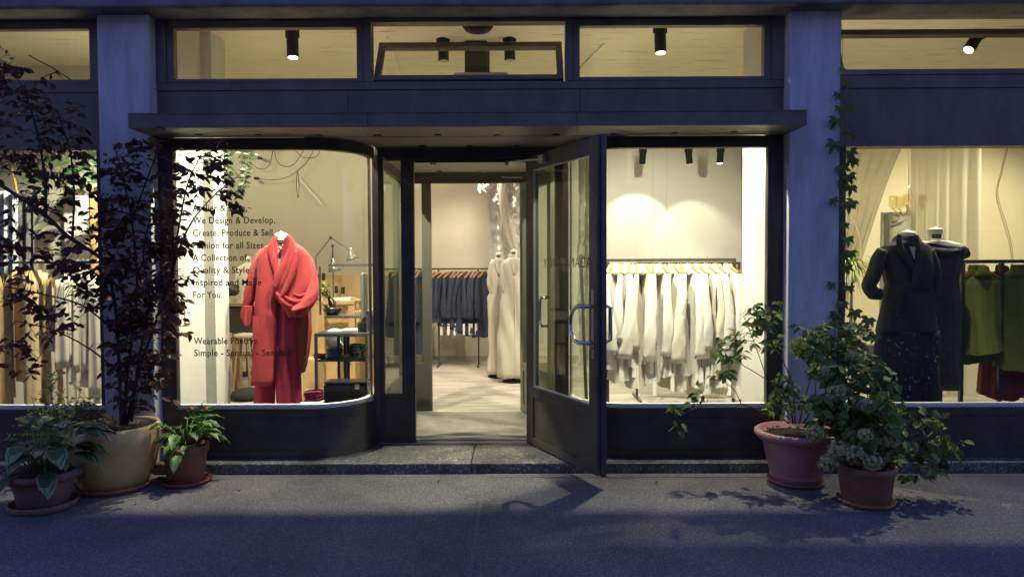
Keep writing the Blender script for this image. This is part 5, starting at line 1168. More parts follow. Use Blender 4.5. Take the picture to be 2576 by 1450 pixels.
# ------------------------------------------------------------------ pattern room things (behind the purple tree)
YG = 0.75; zg = PH(150, 657, YG)
rack('pattern_rail', 'metal rail carrying hanging paper patterns', (-120, 262), YG, zg, r=0.010)
shs = [(4, 30, 690, 1080, KRAFT, 0.3), (22, 34, 690, 1000, KRAFT2, -0.2), (48, 36, 684, 960, KRAFT, 0.25), (66, 30, 690, 1080, KRAFT2, -0.3), (84, 34, 680, 1080, KRAFT, 0.3), (102, 30, 684, 1080, KRAFT2, 0.2), (118, 26, 700, 850, KRAFT, -0.4),
       (132, 22, 690, 885, PAPER, 0.5), (146, 28, 700, 1080, KRAFT, -0.3), (158, 34, 700, 925, PAPER, 0.4), (174, 26, 690, 1080, PAPER, -0.3), (186, 24, 700, 905, PAPER, 0.5), (198, 26, 710, 935, PAPER, -0.2), (211, 22, 700, 975, PAPER, 0.4), (222, 24, 690, 985, PAPER, -0.4), (235, 26, 700, 1000, PAPER, 0.35), (248, 28, 690, 1080, PAPER, 0.2)]
for i, (px, wpx, py0, py1, mm, rt) in enumerate(shs):
    Yi = YG + 0.02 * (i % 3); a, b = P(px, py0, Yi), P(px, py1, Yi); w_ = wpx / SC(YG) * 1.25
    t = thing('paper_pattern', '%s pattern hanging on the rail, %s from the picture edge toward the pillar' % ({'kraft_paper': 'brown paper', 'pale_kraft_paper': 'pale paper', 'cream_pattern_card': 'cream card'}[mm.name], ORD[i] if i < 16 else 'seventeenth'), 'paper pattern', (a.x, Yi, zg), 'paper patterns on the rail'); t.rotation_euler.z = rt
    H = a.z - b.z; m = MB(); zt_ = a.z - zg
    def fn(u, v, w_=w_, H=H, zt_=zt_, i=i):
        x = (u - 0.5) * w_ * (0.8 + 0.25 * v); return (x, 0.022 * math.sin(u * 3.1 + i) + 0.012 * math.sin(u * 9 + i * 2) * v, zt_ - H * v + 0.03 * (u - 0.5) * math.sin(i * 2.3))
    m.grid(fn, 12, 10); lbuild(m, 'pattern_sheet', mm, t, smooth=True, solid=0.002)
    m = MB(); m.tube([(0, 0.012, 0.003), (0, 0, 0.016), (0, -0.012, 0.003), (0, 0, -0.02), (0, 0, zt_ + 0.01)], 0.003, 6); lbuild(m, 'hook', TAGM, t)
m = MB()
def whitecloth(u, v): p = P(-20 + 65 * u, 480 + 215 * v, 1.0); p.y += 0.04 * math.sin(u * 19); return p
drape('white_cloth', 'pale bluish cloth hanging at the picture edge beyond the paper patterns', whitecloth, M('bluish_white_cloth', (0.50, 0.56, 0.66), 0.85), 40, 8, 'cloth')
def darkcloth(u, v): p = P(40 + 45 * u, 495 + 190 * v, 1.05); p.y += 0.03 * math.sin(u * 16); return p
drape('grey_cloth', 'grey cloth hanging next to the pale bluish cloth', darkcloth, M('mid_grey_cloth', (0.13, 0.13, 0.14), 0.85), 30, 8, 'cloth')
a, b = P(225, 472, 1.42), P(262, 660, 1.42); tag(MB().box(a.x, b.x, 1.42, 1.46, b.z - 0.6, a.z).build('tan_board', M('tan_board', (0.62, 0.38, 0.17), 0.7)), 'tan board leaning on the wall beside the pillar', 'board')
a, b = P(150, 490, 1.40), P(224, 650, 1.40); tag(MB().box(a.x, b.x, 1.46, 1.5, b.z - 0.5, a.z).build('white_board', TAGM), 'bright white board behind the purple tree', 'board')
a, b = P(165, 486, 1.38), P(200, 491, 1.38); tag(MB().box(a.x, b.x, 1.36, 1.40, b.z, a.z).build('red_strip', M('red_strip', (0.4, 0.02, 0.02), 0.6)), 'narrow red strip on top of the white board', 'strip')
YL = M('yellow_hose', (0.55, 0.36, 0.05), 0.5)
for pts, lb in (([(45, 500), (38, 460), (30, 425)], 'upright yellow hose behind the purple tree'), ([(150, 455), (160, 438), (176, 428), (200, 430)], 'curved yellow hose near the pillar behind the purple tree')):
    m = MB(); ptube(m, pts, 1.2, 3.2, 8); tag(m.build('yellow_hose', YL, smooth=True), lb, 'hose', 'yellow hoses')
m = MB(); rg = random.Random(8); t = thing('indoor_plant', 'broad-leaved indoor plant in the pattern room window', 'plant', P(150, 480, 1.0))
for i in range(46):
    p = P(rg.uniform(70, 255), rg.uniform(372, 480), 1.0 + rg.uniform(-0.15, 0.15)); m.leaf(p, Vector((rg.uniform(-1, 1), rg.uniform(-0.5, 0.2), rg.uniform(-1, 0.2))), Vector((rg.uniform(-.5, .5), -1, 0.3)), rg.uniform(0.09, 0.15), 0.08)
m.build('leaves', M('indoor_leaf', (0.012, 0.035, 0.012), 0.5, c2=(0.03, 0.07, 0.02), vscale=6, spec=0.2), t); m = MB(); [m.tube([P(160, 480, 1.0), P(rg.uniform(90, 240), 420, 1.0), P(rg.uniform(80, 250), 375, 1.0)], 0.006, 5) for _ in range(7)]; m.build('stems', STEM, t)
# hanging foliage inside the coat window
m = MB(); m3 = MB(); t = thing('hanging_plant', 'green frond plant hanging inside the glass behind the purple leaves', 'plant', P(590, 380, 0.8))
rg = random.Random(9)
for (pts) in ([(600, 370), (620, 420), (612, 470), (598, 500)], [(580, 370), (572, 420), (580, 470)], [(560, 365), (548, 400), (552, 440)], [(605, 365), (628, 385), (630, 400)]):
    ptube(m3, pts, 0.8, 1.2, 6)
    for i in range(len(pts) - 1):
        for k in range(7):
            u = k / 7; x = pts[i][0] + (pts[i + 1][0] - pts[i][0]) * u; y = pts[i][1] + (pts[i + 1][1] - pts[i][1]) * u
            for sd in (-1, 1): m.leaf(P(x, y, 0.8), Vector((sd, rg.uniform(-0.9, 0.4), rg.uniform(-0.5, 0.5))), Vector((rg.uniform(-.5, .5), -1, rg.uniform(-.3, .8))), rg.uniform(0.05, 0.075), rg.uniform(0.028, 0.04))
m.build('leaves', M('deep_green_leaf', (0.007, 0.022, 0.008), 0.45, c2=(0.022, 0.06, 0.016), vscale=5), t); m3.build('stems', STEM, t)
# things glimpsed past the door glass
def pole(px, py0, py1, Y, label, mm): a, b = P(px, py0, Y), P(px + 14, py1, Y); tag(MB().bar(a, b, 0.03).build('leaning_pole', mm), label, 'pole')
pole(1461, 640, 1010, 1.4, 'dark slanting pole behind the glass of the open door', STEEL)

# ================================================================== PLANTS AND POTS ON THE PAVEMENT
def pot(t, c, prof, m, rim_z, soil_r, saucer=None, sm=None):
    MB().lathe(c, prof, 56).build('pot', m, t, smooth=True)
    mb = MB(); mb.lathe((c[0], c[1], c[2] + rim_z), [(soil_r, -0.02), (soil_r * 0.98, 0.0), (soil_r * 0.5, 0.012), (0.001, 0.015)], 30, wob=0.02); mb.build('soil', SOIL, t, smooth=True)
    g_ = MB(); rg = random.Random(int(soil_r * 1000))
    for i in range(160):
        a = rg.uniform(0, 6.28); r_ = soil_r * math.sqrt(rg.random()) * 0.95; p = Vector((c[0] + r_ * math.cos(a), c[1] + r_ * math.sin(a), c[2] + rim_z + 0.012)); s = rg.uniform(0.006, 0.016)
        g_.tbox(Matrix.Translation(p) @ Matrix.Rotation(rg.uniform(0, 3), 4, 'Z') @ Matrix.Rotation(rg.uniform(0, 1), 4, 'X'), s, s * 0.7, s * 0.5)
    g_.build('bark_mulch', M('mulch', (0.045, 0.028, 0.018), 0.9, var=0.5, vscale=50), t)['kind'] = 'stuff'
    if saucer:
        r_, h = saucer; MB().lathe(c, [(r_ * 0.9, 0.0), (r_, 0.006), (r_ * 1.06, h), (r_ * 1.03, h + 0.004), (r_ * 0.99, h), (r_ * 0.93, 0.012), (0.001, 0.010)], 48).build('saucer', sm, t, smooth=True)
def twig_cloud(leafm, twigm, blobs, Ly, Wy, anchors, seed, nl=(5, 8), twl=(0.09, 0.2), grav=0.0, maxd=0.4, flatn=True):
    rg = random.Random(seed)
    for (px, py, rx, ry, Y, dy, n) in blobs:
        for _ in range(n):
            a = rg.uniform(0, 6.28); r_ = math.sqrt(rg.random())
            s = P(px + rx * r_ * math.cos(a), py + ry * r_ * math.sin(a), Y + rg.uniform(-dy, dy))
            an = min(anchors, key=lambda q: (q - s).length_squared) if anchors else s
            dist = (an - s).length
            out = (s - an).normalized() if dist > 1e-3 else Vector((0, 0, 1))
            d = (out * 0.7 + Vector((rg.uniform(-1, 1), rg.uniform(-1, 1), rg.uniform(-0.5, 1)))).normalized()
            TL = rg.uniform(*twl)
            if dist < maxd: twigm.tube([an, (an + s) / 2 + Vector((rg.uniform(-.02, .02), 0, 0.02)), s], [0.0028, 0.002, 0.0014], 4, cap=False)
            e1 = s + d * TL * 0.5; e2 = s + d * TL + Vector((0, 0, -grav * TL))
            twigm.tube([s, e1, e2], [0.0015, 0.0012, 0.0007], 4, cap=False)
            k = rg.randint(*nl)
            for i in range(k):
                u = (i + 0.5) / k; p = s.lerp(e1, u * 2) if u < 0.5 else e1.lerp(e2, u * 2 - 1)
                sd = 1 if i % 2 else -1
                ld = (d * 0.5 + d.cross(Vector((rg.uniform(-.4, .4), rg.uniform(-.4, .4), 1))).normalized() * sd * rg.uniform(0.6, 1.1) + Vector((0, rg.uniform(-.4, .4), -rg.uniform(0, 0.8) - grav)))
                L_ = Ly * rg.uniform(0.7, 1.2)
                leafm.leaf(p, ld, Vector((rg.uniform(-.7, .7), rg.uniform(-1, .3), rg.uniform(0.1, 1))), L_, Wy * rg.uniform(0.8, 1.15) * L_ / Ly, curl=rg.uniform(0.05, 0.35), fold=rg.uniform(0.05, 0.4))
def branch(mb, pts, Y, r, yo=None, anchors=None, sub=5):
    n0 = len(mb.v); ptube(mb, pts, Y, r, 7, yo=yo, sub=sub, fold=0.06)
    if anchors is not None:
        P3 = [P(x, y, Y + (yo[i] if yo else 0)) for i, (x, y) in enumerate(pts)]
        for a, b in zip(P3, P3[1:]):
            for k in range(6): anchors.append(a.lerp(b, k / 6))
        anchors.append(P3[-1])

# --- purple-leaved tree in the big yellow pot
cY = -0.43; q = PZ(290, 1232, 0.0); cx0 = PX(288, 1180, cY)
t = thing('potted_tree', 'tall purple-leaved small tree in a big ochre glazed pot', 'tree', (cx0, cY, 0))
rimz = PH(283, 1066, cY); RY = 0.312
YPOT = M('ochre_glaze', (0.60, 0.44, 0.17), 0.45, var=0.16, vscale=5, bump=0.08, bscale=30)
TERRA = M('terracotta', (0.30, 0.115, 0.065), 0.8, var=0.18, vscale=9, bump=0.15, bscale=60)
pot(t, (cx0, cY, 0.0), [(0.19, 0.012), (0.215, 0.02), (0.27, 0.14), (0.303, 0.30), (0.312, rimz - 0.10), (0.308, rimz - 0.02), (0.300, rimz), (0.282, rimz + 0.002), (0.272, rimz - 0.012), (0.272, rimz - 0.07), (0.2, rimz - 0.08), (0.001, rimz - 0.09)], YPOT, rimz - 0.05, 0.268, (0.245, 0.035), TERRA)
tk = MB(); A = []
branch(tk, [(312, 1068), (318, 970), (332, 850), (345, 720), (332, 560), (305, 430), (285, 362)], cY, [5, 4, 3.6, 3, 2.6, 2, 1.1], anchors=A)
branch(tk, [(306, 1068), (300, 930), (292, 790), (275, 690), (262, 655), (173, 596), (110, 538), (0, 464), (-60, 420)], cY - 0.03, [5, 4, 4, 4.2, 4.5, 4.8, 4.6, 4.2, 3.5], yo=[0, 0, 0, -0.05, -0.06, -0.1, -0.12, -0.15, -0.15], anchors=A)
branch(tk, [(318, 1068), (348, 940), (388, 820), (428, 700), (450, 570), (470, 470), (500, 400)], cY, [4.5, 4, 3.4, 3, 2.4, 1.8, 1.1], yo=[0, 0.02, 0.04, 0.04, 0.03, 0, 0], anchors=A)
branch(tk, [(428, 700), (470, 580), (530, 500), (612, 432)], cY + 0.02, [3, 2.2, 1.6, 0.9], anchors=A)
branch(tk, [(302, 940), (230, 880), (140, 832), (40, 806)], cY - 0.06, [3, 2.2, 1.8, 1.0], anchors=A)
branch(tk, [(296, 840), (210, 770), (110, 740), (10, 720)], cY - 0.06, [3, 2.2, 1.8, 1.0], anchors=A)
branch(tk, [(140, 832), (110, 880), (70, 940)], cY - 0.06, [1.8, 1.3, 0.8], anchors=A)
branch(tk, [(115, 540), (112, 440), (90, 320), (60, 230), (20, 165), (-20, 140)], cY - 0.14, [4, 3.2, 2.6, 2, 1.4, 0.9], anchors=A)
branch(tk, [(182, 600), (186, 480), (176, 380), (150, 300)], cY - 0.1, [3, 2.4, 1.8, 1.0], anchors=A)
branch(tk, [(330, 560), (370, 450), (400, 370)], cY, [2.5, 1.8, 1.0], anchors=A)
branch(tk, [(330, 1060), (350, 900), (375, 760), (360, 640), (380, 540)], cY - 0.05, [4, 3.2, 2.8, 2.2, 1.4], anchors=A)
tk.build('trunk', BARK, t, smooth=True)
tw, lf = MB(), MB()
blobs = [(345, 1000, 45, 42, cY, 0.10, 22), (345, 940, 48, 60, cY, 0.12, 40), (350, 860, 75, 80, cY, 0.16, 85), (340, 740, 95, 90, cY, 0.18, 105), (320, 610, 95, 90, cY, 0.18, 95), (335, 480, 75, 80, cY, 0.16, 58), (345, 378, 55, 28, cY, 0.12, 16), (425, 640, 50, 100, cY, 0.14, 46), (448, 480, 50, 75, cY, 0.12, 36),
         (520, 445, 50, 50, cY, 0.1, 24), (570, 490, 45, 45, cY, 0.1, 18), (545, 395, 45, 20, cY, 0.1, 8), (120, 450, 125, 80, cY - .1, 0.15, 120), (80, 320, 95, 90, cY - .12, 0.12, 70), (165, 320, 60, 70, cY - .12, 0.1, 22), (45, 215, 60, 50, cY - .12, 0.1, 26), (10, 165, 35, 25, cY - .12, 0.08, 10),
         (60, 600, 85, 80, cY - .1, 0.12, 44), (165, 640, 90, 65, cY - .08, 0.14, 52), (60, 735, 75, 40, cY - .06, 0.1, 24), (130, 800, 110, 38, cY - .06, 0.1, 36), (60, 865, 65, 45, cY - .06, 0.08, 22), (60, 930, 42, 30, cY - .06, 0.06, 9), (215, 720, 60, 60, cY - .04, 0.12, 34), (430, 770, 35, 90, cY, 0.12, 20)]
blobs = [b_[:6] + (max(4, int(b_[6] * (0.45 if b_[0] < 260 else 0.62))),) for b_ in blobs]
twig_cloud(lf, tw, blobs, 0.070, 0.039, A, 21, nl=(4, 7), maxd=0.45)
cr = lf.build('crown', LEAFD, t); tw.build('twigs', BARK, cr)

# --- hosta in old pot
hY = -0.86; hx_ = PX(110, 1240, hY); hrz = PH(110, 1180, hY)
OLDP = M('weathered_terracotta', (0.17, 0.12, 0.095), 0.9, c2=(0.27, 0.15, 0.10), vscale=7, bump=0.3, bscale=50)
t = thing('potted_hosta', 'hosta with broad cream-edged leaves in a weathered grey-brown pot', 'potted plant', (hx_, hY, 0))
pot(t, (hx_, hY, 0), [(0.135, 0.012), (0.145, 0.015), (0.165, 0.12), (0.185, hrz - 0.07), (0.19, hrz - 0.055), (0.225, hrz - 0.045), (0.232, hrz - 0.02), (0.222, hrz), (0.205, hrz), (0.195, hrz - 0.03), (0.001, hrz - 0.04)], OLDP, hrz - 0.03, 0.192, (0.195, 0.045), OLDP)
m1, m2, st = MB(), MB(), MB(); rg = random.Random(4); base = Vector((hx_, hY, hrz))
def bigleaf(m1, m2, st, base, a, el, L_, stem, w=0.62):
    d0 = Vector((math.cos(a), math.sin(a), el)).normalized(); e = base + d0 * stem
    st.tube([base, base.lerp(e, 0.5) + Vector((0, 0, 0.03)), e], [0.005, 0.004, 0.0035], 6)
    d = Vector((math.cos(a), math.sin(a), el * 0.25 - 0.25)).normalized(); side = d.cross(Vector((0, 0, 1))).normalized(); nr = side.cross(d)
    for mb, k, off in ((m1, 0.86, 0.0025), (m2, 1.0, 0.0)):
        prof = [(0.0, 0.03), (0.12, 0.62), (0.3, 0.96), (0.5, 1.0), (0.7, 0.80), (0.88, 0.40), (1.0, 0.02)]; o = len(mb.v); LL = L_ * (0.94 if k < 1 else 1)
        for t_, ww in prof:
            c = e + d * LL * t_ - nr * 0.45 * LL * t_ * t_ + nr * off
            for s_ in (-1, -0.5, 0, 0.5, 1): mb.v.append(tuple(c + side * (s_ * ww * LL * w * 0.5 * k) + nr * (0.10 * LL * abs(s_) * ww + 0.006 * math.sin(t_ * 18 + s_ * 5))))
        for i in range(len(prof) - 1):
            for j in range(4): q_ = o + i * 5 + j; mb.f.append((q_, q_ + 1, q_ + 6, q_ + 5))
for i in range(34):
    a = rg.uniform(0, 6.28); bigleaf(m1, m2, st, base + Vector((0.07 * math.cos(a), 0.07 * math.sin(a), 0)), a, rg.uniform(0.7, 3.6), rg.uniform(0.15, 0.22), rg.uniform(0.12, 0.32))
bigleaf(m1, m2, st, base, 0.1, 0.5, 0.2, 0.22); bigleaf(m1, m2, st, base, -0.9, 0.1, 0.19, 0.2); bigleaf(m1, m2, st, base, -1.9, 0.0, 0.17, 0.2)
lv = m1.build('leaves', M('hosta_leaf', (0.055, 0.12, 0.045), 0.5, var=0.25, vscale=8, trans=0.15), t, smooth=True); m2.build('leaf_margin', M('hosta_margin', (0.22, 0.27, 0.10), 0.55), lv, smooth=True); st.build('stems', LEAFG, t, smooth=True)

# --- oregano-like bush behind
bY = -0.30; t = thing('herb_bush', 'fine-leaved herb bush growing between the hosta and the ochre pot', 'bush', (PX(150, 1080, bY), bY, 0))
tw, lf = MB(), MB(); A = []
for pts in ([(150, 1150), (140, 1050), (122, 960)], [(170, 1150), (185, 1050), (205, 975)], [(130, 1150), (100, 1060), (80, 1000)], [(190, 1150), (225, 1060), (250, 1020)], [(160, 1150), (165, 1060), (160, 1000)], [(115, 1150), (120, 1060), (105, 960)]): branch(tw, pts, bY, [1.6, 1.2, 0.6], anchors=A)
twig_cloud(lf, tw, [(155, 1070, 100, 60, bY, 0.1, 110), (125, 985, 22, 42, bY, 0.04, 18), (200, 1000, 22, 40, bY, 0.04, 14), (240, 1045, 25, 25, bY, 0.05, 12)], 0.026, 0.015, A, 31, nl=(7, 11), twl=(0.07, 0.13))
lf.build('leaves', LEAFDG, t); tw.build('stems', STEM, t)
MB().lathe((PX(150, 1150, bY), bY, 0), [(0.09, 0), (0.12, 0.2), (0.001, 0.2)], 24).build('pot', OLDP, t)

# --- small pot with broad leaves and two wilted orange flowers
sY = -0.335; sx0 = PX(468, 1180, sY); srz = PH(468, 1117, sY)
t = thing('potted_plant', 'leafy green plant with two wilted orange flowers in a small terracotta pot', 'potted plant', (sx0, sY, 0))
pot(t, (sx0, sY, 0), [(0.12, 0.012), (0.125, 0.015), (0.148, srz - 0.06), (0.150, srz - 0.058), (0.160, srz - 0.05), (0.163, srz), (0.150, srz), (0.145, srz - 0.03), (0.001, srz - 0.035)], TERRA, srz - 0.03, 0.145, (0.165, 0.03), M('terracotta_saucer', (0.24, 0.085, 0.055), 0.8, var=0.2))
m1, m2, st = MB(), MB(), MB(); rg = random.Random(14); base = Vector((sx0, sY, srz)); GL = M('fresh_leaf', (0.075, 0.17, 0.035), 0.5, var=0.3, vscale=7, trans=0.25)
for i in range(40):
    a = rg.uniform(0, 6.28); bigleaf(m1, m2, st, base + Vector((0.05 * math.cos(a), 0.05 * math.sin(a), 0)), a, rg.uniform(0.0, 2.8), rg.uniform(0.10, 0.155), rg.uniform(0.05, 0.21), w=0.60)
bigleaf(m1, m2, st, base + Vector((0.02, -0.10, -0.02)), -1.45, -0.3, 0.15, 0.06)
m1.build('leaves', GL, t, smooth=True)
for pts in ([(500, 1060), (502, 1025), (515, 1008)], [(500, 1080), (490, 1050), (480, 1024)]): ptube(st, pts, sY, 0.9, 6)
for pp in ((506, 1040), (512, 1022), (488, 1042)): 
    for sd in (-1, 1): m2 = MB()
lf = MB()
for pp in ((506, 1045), (514, 1024), (488, 1045), (500, 1058), (483, 1032), (520, 1030)):
    for sd in (-1, 1): lf.leaf(P(*pp, sY), Vector((sd, rg.uniform(-.4, .4), 0.2)), Vector((0, -1, 0.4)), 0.06, 0.028)
lf.build('upper_leaves', GL, t); st.build('stems', LEAFG, t, smooth=True)
for pp in ((482, 1021), (519, 1022)):
    m = MB(); c = P(*pp, sY)
    for k in range(11): a = k * 0.57; m.leaf(c, Vector((math.cos(a), math.sin(a), -0.5)), Vector((0, 0, 1)), 0.030, 0.012, curl=0.6)
    m.build('flower', M('wilted_orange', (0.42, 0.15, 0.02), 0.7), t); 

# --- pink plastic pot with shrub
pY = -0.36; px0 = PX(2002, 1180, pY); prz = PH(1998, 1080, pY)
PINK = M('dusty_pink_plastic', (0.40, 0.185, 0.185), 0.45, var=0.06, vscale=6)
t = thing('potted_shrub', 'wide-rimmed dusty pink pot with a thin-branched green shrub', 'potted shrub', (px0, pY, 0))
rr_ = 0.29
pot(t, (px0, pY, 0), [(0.165, 0.012), (0.175, 0.02), (0.178, 0.055), (0.184, 0.062), (0.180, 0.07), (0.186, 0.085), (0.235, prz - 0.08), (0.24, prz - 0.066), (0.272, prz - 0.058), (0.292, prz - 0.035), (0.290, prz - 0.008), (0.272, prz + 0.004), (0.250, prz - 0.004), (0.236, prz - 0.03), (0.001, prz - 0.05)], PINK, prz - 0.035, 0.238, (0.192, 0.03), M('pink_saucer', (0.25, 0.085, 0.06), 0.6))
tk, A = MB(), []
branch(tk, [(1985, 1065), (1950, 1040), (1920, 1033), (1865, 1017), (1843, 1024), (1777, 1019), (1722, 1038)], pY, [1.8, 1.5, 1.4, 1.1, 1.0, 0.9, 0.7], yo=[0, -.02, -.05, -.08, -.08, -.1, -.1], anchors=A)
branch(tk, [(1865, 1017), (1847, 980), (1820, 960), (1795, 952)], pY - 0.08, [1.1, 1.0, 0.8, 0.6], anchors=A)
branch(tk, [(1995, 1065), (1978, 985), (1930, 955), (1890, 930), (1866, 915), (1850, 885)], pY, [2, 1.6, 1.3, 1.1, 0.9, 0.6], yo=[0, 0, -.03, -.05, -.06, -.06], anchors=A)
branch(tk, [(1930, 955), (1906, 885), (1885, 830), (1868, 790)], pY - 0.03, [1.2, 1, 0.8, 0.6], anchors=A)
branch(tk, [(2000, 1065), (1992, 960), (1962, 890), (1945, 800), (1940, 765)], pY, [2, 1.6, 1.2, 0.9, 0.6], anchors=A)
branch(tk, [(2010, 1065), (2035, 960), (2060, 880), (2085, 830)], pY, [2.2, 1.8, 1.4, 0.9], anchors=A)
branch(tk, [(2020, 1065), (2050, 1010), (2045, 940), (2010, 890)], pY - 0.03, [2, 1.6, 1.2, 0.9], anchors=A)
tk.build('trunk', STEM, t, smooth=True)
tw, lf = MB(), MB()
twig_cloud(lf, tw, [(1700, 1040, 18, 14, pY - .1, .03, 3), (1712, 1060, 8, 8, pY - .1, .02, 1), (1752, 1005, 26, 12, pY - .1, .03, 4), (1805, 945, 26, 16, pY - .08, .04, 7), (1838, 890, 24, 20, pY - .06, .04, 7), (1872, 850, 26, 30, pY - .04, .05, 9), (1900, 800, 30, 30, pY - .03, .06, 10), (1940, 790, 32, 32, pY, .06, 12), (1930, 850, 34, 30, pY, .06, 12), (1965, 960, 26, 24, pY - .03, .06, 11), (1955, 1015, 28, 26, pY - .05, .06, 11), (2000, 1010, 30, 34, pY, .08, 8), (1870, 900, 22, 14, pY - .05, .04, 3)], 0.068, 0.036, A, 41, nl=(3, 5), twl=(0.06, 0.12), grav=0.1)
lf.build('leaves', LEAFG, t); tw.build('twigs', STEM, t)

# --- hydrangea in terracotta pot
yT = -0.80; tx_ = PX(2178, 1240, yT); trz = PH(2178, 1166, yT)
t = thing('potted_hydrangea', 'hydrangea with pale green flower heads in a plain terracotta pot', 'potted hydrangea', (tx_, yT, 0))
TER2 = M('brown_terracotta', (0.25, 0.105, 0.060), 0.85, c2=(0.34, 0.16, 0.10), vscale=6, bump=0.2, bscale=50)
pot(t, (tx_, yT, 0), [(0.145, 0.012), (0.150, 0.016), (0.172, trz - 0.05), (0.174, trz - 0.048), (0.186, trz - 0.04), (0.188, trz - 0.006), (0.182, trz), (0.168, trz), (0.165, trz - 0.03), (0.001, trz - 0.035)], TER2, trz - 0.03, 0.165, (0.172, 0.03), TER2)
tk, A = MB(), []
hb = [([(2178, 1180), (2160, 1090), (2130, 990), (2110, 900)], 0.05), ([(2180, 1180), (2190, 1080), (2180, 980), (2150, 900)], 0.1), ([(2185, 1180), (2225, 1100), (2240, 1030)], 0), ([(2170, 1180), (2120, 1120), (2080, 1060)], 0), ([(2190, 1180), (2260, 1110), (2330, 1085), (2390, 1100)], 0.1), ([(2190, 1180), (2270, 1150), (2320, 1190), (2350, 1215)], 0), ([(2175, 1180), (2130, 1150), (2080, 1150)], -0.1), ([(2178, 1180), (2200, 1120), (2205, 1050)], -0.1), ([(2150, 1000), (2060, 950), (2020, 890)], 0.15), ([(2150, 1000), (2090, 880), (2060, 850)], 0.15)]
for pts, dy in hb: branch(tk, pts, yT + dy, [2.0] + [1.3] * (len(pts) - 2) + [0.8], anchors=A)
tk.build('stems', STEM, t, smooth=True)
tw, lf = MB(), MB()
twig_cloud(lf, tw, [(2090, 900, 62, 50, yT + .2, .1, 34), (2140, 960, 80, 70, yT + .12, .14, 52), (2160, 1050, 90, 60, yT + .02, .16, 58), (2200, 1120, 70, 45, yT, .14, 30), (2110, 1040, 60, 60, yT + .1, .1, 26), (2330, 1070, 34, 30, yT + .1, .06, 9), (2370, 1120, 34, 36, yT + .08, .06, 11), (2320, 1150, 40, 40, yT, .06, 9), (2060, 850, 60, 25, yT + .25, .08, 12), (2150, 850, 40, 40, yT + .2, .08, 12), (2330, 1195, 26, 20, yT, .05, 4)], 0.085, 0.052, A, 51, nl=(3, 5), twl=(0.07, 0.14), grav=0.15)
cr = lf.build('leaves', LEAFDG, t); tw.build('twigs', STEM, cr)
FLS = [M('lime_floret', (0.52, 0.54, 0.10), 0.8, spec=0.2, var=0.2, vscale=30, trans=0.2), M('pale_green_floret', (0.46, 0.48, 0.20), 0.8, spec=0.2, var=0.25, vscale=30, trans=0.2), M('sage_floret', (0.38, 0.45, 0.22), 0.8, spec=0.2, var=0.25, vscale=30, trans=0.2)]
def flower(px, py, rpx, Y, k, par):
    c = P(px, py, Y); r_ = rpx / SC(Y); m = MB(); rg = random.Random(int(px * 7 + py))
    for i in range(int(70 + rpx * 4)):
        z = rg.uniform(-1, 1); a = rg.uniform(0, 6.28); s = math.sqrt(1 - z * z); n_ = Vector((s * math.cos(a), s * math.sin(a), z)); p = c + Vector((n_.x * r_ * (1.15 + 0.3 * nz(n_.x * 2, n_.y * 2, px)), n_.y * r_ * 0.9, n_.z * r_ * (0.95 + 0.35 * nz(n_.z * 2, n_.x * 2, py)))) * rg.uniform(0.6, 1.12)
        tt = n_.cross(Vector((rg.random(), rg.random(), rg.random()))).normalized(); uu = n_.cross(tt)
        for q_ in range(4):
            an = q_ * 1.571; m.leaf(p, tt * math.cos(an) + uu * math.sin(an) + n_ * 0.25, n_, 0.017, 0.016, curl=0.1, fold=0.1)
    m.build('flower_head', FLS[k], par)
for (px, py, r_, dy, k) in [(2013, 872, 24, .22, 0), (2150, 895, 20, .1, 1), (2085, 935, 18, .05, 1), (2110, 985, 24, -.02, 2), (2215, 1000, 16, 0, 0), (2235, 1035, 26, -.05, 1), (2250, 1070, 22, -.08, 1), (2180, 1020, 18, -.12, 2), (2150, 1140, 24, -.16, 1), (2110, 1130, 22, -.14, 1), (2195, 1160, 24, -.18, 2), (2052, 1090, 22, -.02, 1), (2085, 1165, 22, -.12, 1), (2240, 1115, 22, -.1, 1), (2355, 1070, 13, .1, 0), (2385, 1130, 16, .08, 0), (2345, 1150, 15, .0, 1), (2335, 1190, 15, 0, 1), (2178, 1095, 16, -.2, 1)]:
    flower(px, py, r_, yT + dy, k, t)

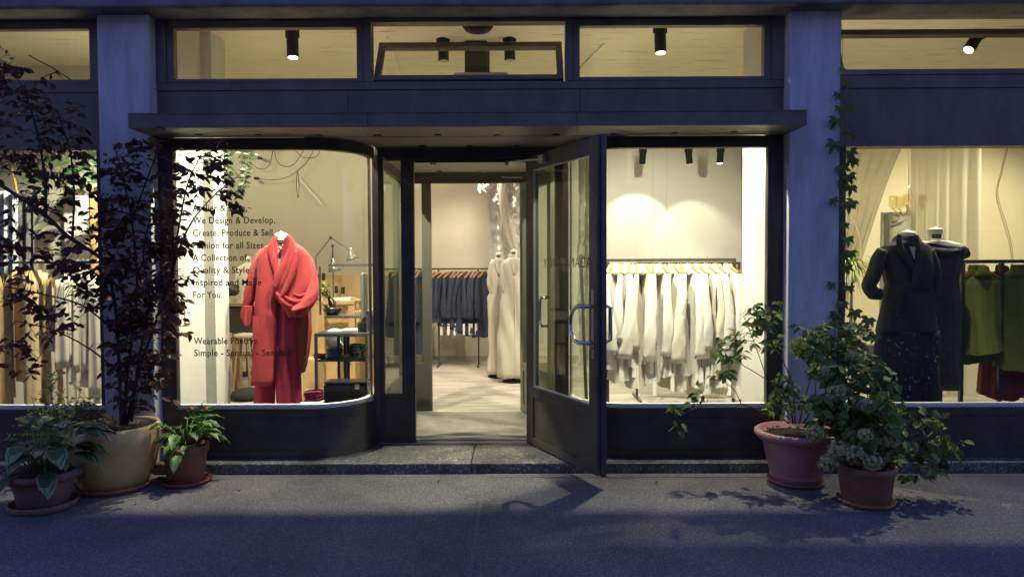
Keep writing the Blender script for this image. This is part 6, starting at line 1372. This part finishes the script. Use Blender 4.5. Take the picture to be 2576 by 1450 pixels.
# --- creeper on the pillar edge
vY = -0.10; t = thing('creeper', 'green five-leaved creeper climbing the edge of the pale pillar', 'creeper', (PX(2118, 1000, vY), vY, 0))
m, lf = MB(), MB(); rg = random.Random(77)
branch(m, [(2122, 1120), (2126, 960), (2124, 800), (2130, 680), (2126, 560), (2122, 420), (2128, 330), (2118, 230), (2120, 110), (2117, 60)], vY - 0.01, [1.6, 1.4, 1.3, 1.2, 1.1, 1.0, 0.9, 0.8, 0.6, 0.4])
branch(m, [(2098, 870), (2102, 800), (2108, 740), (2096, 715)], vY - 0.05, [1.2, 1, 0.8, 0.6]); branch(m, [(2126, 960), (2170, 880), (2200, 800)], vY - 0.05, [1.2, 1, 0.8])
vl = [(2119, 172, .5), (2126, 212, .7), (2108, 236, .7), (2112, 268, .8), (2136, 266, .8), (2104, 300, 1), (2140, 330, 1.1), (2100, 358, 1.2), (2138, 380, 1), (2145, 400, 1), (2118, 418, 1.1), (2136, 440, 1), (2122, 455, .9), (2140, 468, 1), (2096, 500, .8), (2132, 510, 1.1), (2146, 505, .9), (2124, 562, .8), (2132, 598, .9), (2140, 632, .9), (2122, 640, .8), (2130, 670, .9), (2136, 720, .8), (2120, 760, .9), (2092, 712, .7), (2150, 780, 1.1), (2105, 790, 1), (2185, 800, 1.1), (2170, 820, 1), (2125, 830, 1), (2080, 815, .8), (2200, 840, 1), (2150, 860, 1.1), (2110, 880, 1), (2095, 850, 1), (2130, 905, 1.1)]
for px, py, s in vl:
    c = P(px, py, vY - 0.03 + rg.uniform(-0.03, 0.02)); a0 = rg.uniform(-0.5, 0.5); m.tube([c, P(2122, py - 8, vY)], 0.0015, 4)
    for k in range(5):
        a = -math.pi / 2 + (k - 2) * 0.75 + a0; lf.leaf(c, Vector((math.cos(a), rg.uniform(-0.4, 0), math.sin(a))), Vector((0, -1, 0.3)), 0.088 * s * (1 - 0.16 * abs(k - 2)), 0.036 * s, curl=rg.uniform(0, 0.3))
m.build('stem', STEM, t); lf.build('leaves', LEAFDG, t)

# small things lying on the pavement
rg = random.Random(99)
for i, (px, py) in enumerate(((560, 1212), (1100, 1213), (1650, 1215), (600, 1232), (345, 1262), (2090, 1262), (2300, 1235), (760, 1300), (1880, 1250), (2010, 1290))):
    q = PZ(px, py, 0.006); m = MB(); m.leaf(Vector((0, 0, 0)), Vector((1, 0, 0.1)), Vector((0, 0, 1)), 0.040, 0.022, curl=-0.1, fold=0.3)
    o = m.build('fallen_leaf', LEAFD if i % 3 else M('dry_leaf', (0.22, 0.13, 0.05), 0.8)); o.location = q; o.rotation_euler.z = rg.uniform(0, 6.28)
    tag(o, ['dry brown leaf on the asphalt just right of the small terracotta pot', 'dark curled leaf at the foot of the step before the doorway', 'dark curled leaf at the step foot under the white blouses', 'dry brown leaf in the lit strip beside the small terracotta pot', 'dark leaf lying between the ochre pot and the small terracotta pot', 'dark leaf lying between the pink pot and the hydrangea pot', 'dry brown leaf lying past the hydrangea pot under its trailing sprays', 'dark leaf alone at the edge of the lit asphalt under the coat window', 'dark leaf on the asphalt in the dappled shadow of the pink pot shrub', 'dry brown leaf on the asphalt in front of the pink pot'][i], 'leaf', 'fallen leaves on the pavement')
